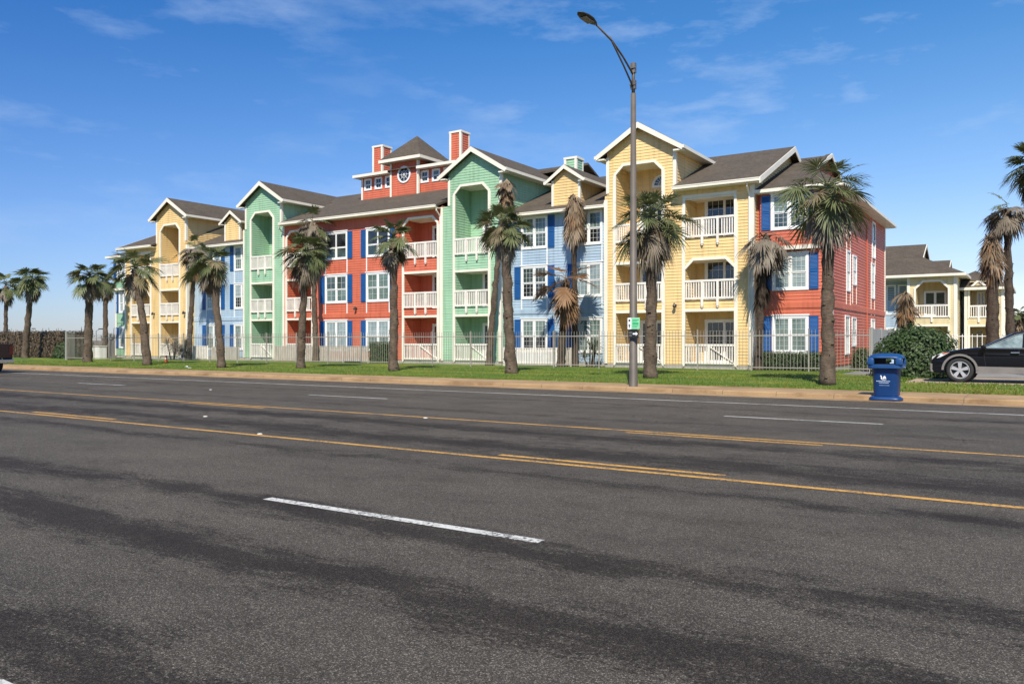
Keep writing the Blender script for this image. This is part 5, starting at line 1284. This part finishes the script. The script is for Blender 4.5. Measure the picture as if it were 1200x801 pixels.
for y0, y1 in ((0, .10), (tw - .10, tw)): b.prism(P, lambda x, z_: T_(x, y0, z_), lambda x, z_: T_(x, y1, z_))
b.build('side_panel', M['maroon'], TR)
tbox(.1, 2.25, .10, tw - .10, .75, .82, 'bed_floor', 'black', 0); tbox(2.15, 2.25, .1, tw - .1, .8, 1.40, 'bed_front', 'maroon', 0)
tbox(0, .09, .12, tw - .12, .72, 1.39, 'tailgate', 'maroon', .015)
tbox(4.4, 5.8, .1, tw - .1, .6, 1.15, 'hood', 'maroon', .05)
tbox(-.02, .02, tw / 2 - .16, tw / 2 + .16, 1.10, 1.19, 'tailgate_handle', 'black', .005)
tbox(-.20, .03, .02, tw - .02, .48, .66, 'rear_bumper', 'chrome', .03)
tbox(-.205, -.20, tw / 2 - .16, tw / 2 + .16, .50, .64, 'number_plate', 'white', 0)
for y0 in (.0, tw - .15): tbox(-.015, .03, y0, y0 + .15, .88, 1.30, 'tail_light', 'taillight', .01)
b = MB(); C_ = [(2.25, 1.22), (2.28, 1.75), (2.5, 1.83), (3.7, 1.83), (4.45, 1.22)]
b.prism(C_, lambda x, z_: T_(x, .10 + .10 * (z_ - 1.2) / .6, z_), lambda x, z_: T_(x, tw - .10 - .10 * (z_ - 1.2) / .6, z_)); b.build('cab', M['maroon'], TR)
for y_, s_ in ((.10, -1), (tw - .10, 1)):
    for Pw in ([(2.42, 1.30), (2.42, 1.72), (3.1, 1.74), (3.1, 1.30)], [(3.18, 1.30), (3.18, 1.74), (3.62, 1.72), (4.15, 1.30)]):
        b = MB(); b.add([T_(x, y_ - s_ * (.10 * (z_ - 1.2) / .6) + s_ * .006, z_) for x, z_ in Pw], [(0, 1, 2, 3)]); b.build('side_window', M['carglass'], TR, bevel=-1)
b = MB(); b.add([T_(2.243, .35, 1.45), T_(2.262, .38, 1.72), T_(2.262, tw - .38, 1.72), T_(2.243, tw - .35, 1.45)], [(0, 1, 2, 3)]); b.build('rear_window', M['carglass'], TR, bevel=-1)
tbox(.3, 5.2, .35, tw - .35, .42, .62, 'chassis', 'black', 0)
for c_ in (1.25, 4.85):
    for y0, y1 in ((.04, .30), (tw - .30, tw - .04)):
        b = MB(); b.tube([T_(c_, y0, .40), T_(c_, y0 + .03, .40), T_(c_, y1 - .03, .40), T_(c_, y1, .40)], [.36, .40, .40, .36], 28); wh = b.build('wheel', M['rubber'], TR)
        b = MB(); yo = y0 - .004 if y0 < 1 else y1 + .004; b.tube([T_(c_, yo, .40), T_(c_, yo + (.03 if y0 < 1 else -.03), .40)], [.22, .24], 20); b.build('rim', M['alloy'], wh)

# ------------------------------------------------------------------ cream house far right
HX, HY = -7.4, 74
HS = thing('cream_house', (HX, HY, .2), 'two storey cream house with hipped grey roofs and arched balconies right of the coral block', 'house')
def hbay(x0, x1, Y, zt, ax0, ax1):
    """one projecting balcony bay of the far house"""
    w = MB(); pl = plane_y(Y); s0, s1 = ax0, ax1
    up_ = rect(s0, s1, 3.55, 6.35, .55); lo_ = rect(s0, s1, .35, 2.75)
    siding(w, pl, rect(x0, x1, .2, zt), [up_, lo_]); siding(w, plane_x(x1), rect(Y, 82, .2, zt)); siding(w, plane_xm(x0), rect(Y, 82, .2, zt))
    for z0, z1 in ((.3, 2.9), (3.4, 6.5)):
        siding(w, plane_y(Y + 1.8), rect(s0 - .3, s1 + .3, z0, z1)); siding(w, plane_x(s0), rect(Y, Y + 1.8, z0, z1)); siding(w, plane_xm(s1), rect(Y, Y + 1.8, z0, z1))
    w.box(s0, s1, Y + .05, Y + 1.8, 3.2, 3.35); w.box(s0, s1, Y + .05, Y + 1.8, 6.4, 6.45)
    w.build('wall', M['creamhouse'], HS)
    t = MB(); frame(t, pl, up_, .16, 0, .08, skip=(0,)); frame(t, pl, lo_, .14, 0, .06, skip=(0,))
    for X in (x0, x1 - .2): t.pbox(pl, X, X + .2, .2, zt - .1, 0, .06)
    t.pbox(plane_x(x1), Y, Y + .25, .2, zt - .1, 0, .06)
    t.build('opening_trim', M['trim'], HS)
    r = MB(); r.pbox(pl, s0, s1, 4.38, 4.5, 0, .08); r.pbox(pl, s0, s1, 3.48, 3.6, 0, .08); x = s0 + .1
    while x < s1: r.pbox(pl, x - .03, x + .03, 3.6, 4.38, .02, .06); x += .17
    r.pbox(pl, (s0 + s1) / 2 - .07, (s0 + s1) / 2 + .07, 3.1, 4.5, .02, .1); r.build('railing', M['rail'], HS)
    p = MB(); p.quad(*[plane_y(Y + 1.79)(x, z_, 0) for x, z_ in ((s0 + .4, .35), (s0 + (s1 - s0) * .62, .35), (s0 + (s1 - s0) * .62, 2.4), (s0 + .4, 2.4))]); p.build('door', M['p_dark'], HS, bevel=-1)
    window(HS, plane_y(Y + 1.78), s0 + .5, s1 - .35, 3.7, 5.6, ('p_dim', 'p_dark'), grid=(1, 1), head=0)
def hip(x0, x1, y0, y1, z0, z1, ov=.55, ridge='x', gabl=None):
    b = MB(); x0 -= ov; x1 += ov; y0 -= ov; y1 += ov; h = (y1 - y0) / 2; ym = (y0 + y1) / 2
    rx0, rx1 = (x0 + min(h, (x1 - x0) / 2 - .01), x1 - min(h, (x1 - x0) / 2 - .01))
    A, B_, C_, D_ = (x0, y0, z0), (x1, y0, z0), (x1, y1, z0), (x0, y1, z0); E, F = (rx0, ym, z1), (rx1, ym, z1)
    for q in ([A, B_, F, E], [B_, C_, F], [C_, D_, E, F], [D_, A, E]): slab(b, q, .12)
    b.build('roof', M['shingle'], HS); t = MB(); t.box(x0, x1, y0 - .08, y0, z0 - .2, z0 - .0); t.box(x1, x1 + .08, y0 - .08, y1, z0 - .2, z0 - .001); t.box(x0, x1, y0 + .001, y1, z0 - .2, z0 - .15); t.build('fascia', M['trim'], HS)
hbay(-8.9, -5.35, 73.0, 6.95, -8.25, -5.95)
hbay(-5.0, -2.2, 76.0, 5.9, -4.95 + .35, -3.35)
w = MB(); siding(w, plane_y(74.6), rect(-14, -8.9, .2, 6.6)); siding(w, plane_x(-5.35), rect(76, 84, .2, 7.0)); w.build('wall', M['blue'], HS)
for x in (-10.6, -9.7):
    window(HS, plane_y(74.6), x, x + .55, 3.9, 6.2, ('p_dim', 'p_dark'), sashes=1, grid=(1, 1), head=0); window(HS, plane_y(74.6), x, x + .55, .9, 2.6, ('p_blind', 'p_dim'), sashes=1, grid=(1, 1), head=0)
hip(-16, -5.4, 73.2, 84, 6.95, 9.95, .7); hip(-6.6, -2.2, 76.2, 83, 5.95, 7.6, .6)
b = MB(); b.prism([(-2.3, 8.74), (2.3, 8.74), (0, 9.92)], lambda y_, z_: (-8.3, 78.6 + y_, z_), lambda y_, z_: (-8.4, 78.6 + y_, z_)); b.build('gablet', M['creamhouse'], HS)
b = MB()
for sg in (-1, 1):
    slab(b, [(-11.5, 78.6, 10.02), (-8.05, 78.6, 10.02), (-8.05, 78.6 + sg * 2.6, 8.70), (-11.5, 78.6 + sg * 2.6, 8.70)], .10)
    slab(b, [(-8.6, 77.4, 8.42), (-6.1, 77.4, 8.42), (-6.1, 77.4 + sg * 1.3, 7.72), (-8.6, 77.4 + sg * 1.3, 7.72)], .10)
b.build('gablet_roof', M['shingle'], HS)
b = MB(); b.prism([(-1.15, 7.75), (1.15, 7.75), (0, 8.34)], lambda y_, z_: (-6.3, 77.4 + y_, z_), lambda y_, z_: (-6.4, 77.4 + y_, z_))
for sg in (-1, 1): b.bar((-8.03, 78.6, 9.9), (-8.03, 78.6 + sg * 2.6, 8.58), .05, .18); b.bar((-6.08, 77.4, 8.32), (-6.08, 77.4 + sg * 1.3, 7.62), .05, .15)
b.build('gablet_trim', M['trim'], HS)
# small tan house behind
SH = thing('tan_house', (1.5, 88, .2), 'low tan house with shallow grey gable roof at the right, behind the dead palms', 'house')
b = MB(); b.box(-1.2, 8.5, 86, 94, .2, 3.7); b.add([(-1.2, 86, 3.7), (8.5, 86, 3.7), (3.2, 86, 5.3), (-1.2, 86.2, 3.7), (8.5, 86.2, 3.7), (3.2, 86.2, 5.3)], [(0, 1, 2), (3, 5, 4), (0, 2, 5, 3), (2, 1, 4, 5)]); b.build('wall', M['stucco'], SH)
b = MB(); slab(b, [(3.2, 85.4, 5.45), (9.2, 85.4, 3.65), (9.2, 94.6, 3.65), (3.2, 94.6, 5.45)], .14); slab(b, [(3.2, 94.6, 5.45), (-1.9, 94.6, 3.75), (-1.9, 85.4, 3.75), (3.2, 85.4, 5.45)], .14); slab(b, [(-3.2, 82, 2.6), (.6, 82, 2.6), (.6, 86, 3.6), (-3.2, 86, 3.6)], .12); b.build('roof', M['shingle'], SH)
b = MB()
for x in (-3.0, -1.6, .3): b.box(x, x + .14, 82.2, 82.34, .2, 2.55)
b.build('porch_post', M['trim'], SH)
for x in (-.6, 3.0, 5.4): window(SH, plane_y(86), x, x + 1.0, 1.2, 2.6, ('p_dim', 'p_dark'), sashes=1, grid=(2, 1), head=0)
# red roofed far shop-like house at the extreme right
RH = thing('brick_house', (8, 100, .2), 'reddish low house at the far right edge beyond the tan house', 'house')
b = MB(); b.box(3.5, 16, 98, 106, .2, 4.6); b.build('wall', mat('brick_red', (.28, .10, .06), .9, var=.3, scale=8), RH); M_ = b
b = MB(); slab(b, [(3, 97.4, 4.6), (16.5, 97.4, 4.6), (16.5, 102, 6.2), (3, 102, 6.2)], .15); slab(b, [(3, 102, 6.2), (16.5, 102, 6.2), (16.5, 106.6, 4.6), (3, 106.6, 4.6)], .15); b.build('roof', mat('dark_red_roof', (.10, .045, .035), .9), RH)
for x in (4.5, 7.5): window(RH, plane_y(98), x, x + 1.2, 1.2, 2.8, ('p_dim', 'p_dark'), sashes=1, grid=(2, 1), head=0)
# white fence in front of the cream house
th = thing('white_railing_fence', (-3.6, 60, .25), 'white railing fence between the large bush and the car, in front of the cream house', 'fence'); b = MB()
x = -4.9
while x < -.2: b.box(x - .02, x + .02, 59.98, 60.02, .25, 2.0); x += .28
for zz in (.5, 1.85): b.box(-4.9, -.2, 59.985, 60.015, zz, zz + .05)
b.build('pickets', M['rail'], th)
for x in (-4.9, -2.5, -.2): b = MB(); b.box(x - .06, x + .06, 59.94, 60.06, .25, 2.1); b.build('post', M['rail'], th)

# far street lamps and sign at the left
def farlamp(x, y, h, lb, sd=1):
    th = thing('distant_street_lamp', (x, y, 0), lb, 'street lamp', 'street lamps far away over the hedge'); b = MB(); b.tube([(x, y, 0), (x, y, h)], [.12, .07], 6); b.tube([(x, y, h), (x + sd * 1.6, y, h + .5)], [.05, .05], 5); b.build('pole', M['pole'], th)
    b = MB(); b.box(x + sd * 1.5, x + sd * 2.6, y - .3, y + .3, h + .4, h + .65); b.build('lamp_head', M['lamphead'], th)
farlamp(-235, 110, 4.2, 'tiny far street lamp above the brown hedge, left of two', -1); farlamp(-262, 128, 5.1, 'tiny far street lamp above the brown hedge, right of two', 1)
farlamp(-190, 108, 4.1, 'tiny far street lamp above the grey screen corner', 1); farlamp(-196, 116, 4.9, 'tiny far street lamp just right of the grey screen corner', 1)
th = thing('traffic_sign', (-104.5, 57.5, .0), 'grey back of a diamond traffic sign beyond the grey screen', 'sign'); b = MB(); b.tube([(-104.5, 57.5, 0), (-104.5, 57.5, 2.9)], [.05, .05], 6); b.build('post', M['pole'], th)
b = MB(); b.prism([(0, -.62), (.45, 0), (0, .62), (-.45, 0)], lambda u_, v_: (-104.5 + u_ * .8, 57.45 - u_ * .6, 2.9 + v_), lambda u_, v_: (-104.5 + u_ * .8, 57.42 - u_ * .6, 2.9 + v_)); b.build('panel', M['metal'], th)
th = thing('utility_pole', (-82.3, 37.2, .1), 'thin dark pole beside the leftmost palm, above the hedge', 'pole'); b = MB(); b.tube([(-82.3, 37.2, .1), (-82.3, 37.2, 3.3)], [.07, .06], 8); b.build('pole', M['pole'], th)

# ------------------------------------------------------------------ sky, sun, camera
w = bpy.data.worlds.new('World'); sc.world = w; w.use_nodes = True; nt = w.node_tree; bg = nt.nodes['Background']
sky = N(nt, 'ShaderNodeTexSky', sky_type='NISHITA'); sky.sun_disc = False; sky.sun_elevation = R(SUN_EL); sky.sun_rotation = R(SUN_AZ)
sky.air_density = 1.0; sky.dust_density = .35; sky.ozone_density = 2.0; sky.altitude = 0
tc = N(nt, 'ShaderNodeTexCoord'); sx = N(nt, 'ShaderNodeSeparateXYZ'); nt.links.new(tc.outputs['Generated'], sx.inputs[0])
zz = math_n(nt, 'MAXIMUM', sx.outputs[2], .03)
cb = N(nt, 'ShaderNodeCombineXYZ'); nt.links.new(math_n(nt, 'DIVIDE', sx.outputs[0], zz), cb.inputs[0]); nt.links.new(math_n(nt, 'DIVIDE', sx.outputs[1], zz), cb.inputs[1])
def cn(scale, st, off, det=6, rough=.6):
    mp = N(nt, 'ShaderNodeMapping'); mp.inputs['Scale'].default_value = st; mp.inputs['Location'].default_value = off
    nt.links.new(tc.outputs['Generated'], mp.inputs[0]); return noise_n(nt, scale, det, vec=mp.outputs[0], rough=rough)
wisps = ramp(nt, cn(5.5, (1, 1, 3.4), (3.1, 1.7, 2.0), 9, .60), [(.50, (0, 0, 0)), (.70, (1, 1, 1))])
patch = ramp(nt, cn(2.6, (1, 1, 2.0), (5.3, 2.2, 1), 3), [(.38, (.08, .08, .08)), (.54, (1, 1, 1))])
east = ramp(nt, math_n(nt, 'ADD', math_n(nt, 'MULTIPLY', sx.outputs[0], .8), .62), [(.0, (.42, .42, .42)), (.75, (1, 1, 1))])
cl = math_n(nt, 'MULTIPLY', math_n(nt, 'MULTIPLY', wisps, patch), math_n(nt, 'MULTIPLY', east, .75))
hz = ramp(nt, sx.outputs[2], [(.02, (0, 0, 0)), (.10, (1, 1, 1))]); cl = math_n(nt, 'MULTIPLY', cl, hz)
grade = ramp(nt, sx.outputs[2], [(.0, (.92, 1.00, 1.36)), (.12, (.80, 1.00, 1.42)), (.24, (.58, .96, 1.45)), (.36, (.33, .86, 1.46))])
rt = math_n(nt, 'ADD', math_n(nt, 'MULTIPLY', sx.outputs[0], .8379), math_n(nt, 'MULTIPLY', sx.outputs[1], .5458))
side = ramp(nt, math_n(nt, 'ADD', math_n(nt, 'MULTIPLY', rt, .5), .5), [(.22, (.88, .92, .97)), (.75, (1.60, 1.36, 1.14))])
skc = mul(nt, mul(nt, sky.outputs[0], grade), side)
mx = N(nt, 'ShaderNodeMixRGB'); nt.links.new(cl, mx.inputs[0]); nt.links.new(skc, mx.inputs[1]); mx.inputs[2].default_value = (5.4, 7.0, 9.8, 1)
nt.links.new(mx.outputs[0], bg.inputs[0]); bg.inputs[1].default_value = .068
sun = bpy.data.lights.new('Sun', 'SUN'); sun.energy = 4.5; sun.angle = R(.53); sun.color = (1, .925, .80)
so = bpy.data.objects.new('sun', sun); COL.objects.link(so)
az = R(SUN_AZ); el = R(SUN_EL); dsun = Vector((math.sin(az) * math.cos(el), math.cos(az) * math.cos(el), math.sin(el)))
so.rotation_euler = dsun.to_track_quat('Z', 'Y').to_euler(); so.location = (0, 0, 30)
cam = bpy.data.cameras.new('Camera'); co = bpy.data.objects.new('camera', cam); COL.objects.link(co); sc.camera = co
cam.sensor_width = 36; cam.lens = 944 / 1200 * 36; cam.clip_end = 5000; cam.clip_start = .1
co.location = (0, 0, 1.5); co.rotation_euler = (R(90), 0, R(33.08))
sc.view_settings.view_transform = 'Standard'; sc.view_settings.look = 'None'; sc.view_settings.exposure = .50; sc.view_settings.gamma = 1
sc.view_settings.use_curve_mapping = False
sc.cycles.max_bounces = 6; sc.cycles.transparent_max_bounces = 6
sc.render.resolution_x = 1024; sc.render.resolution_y = 683
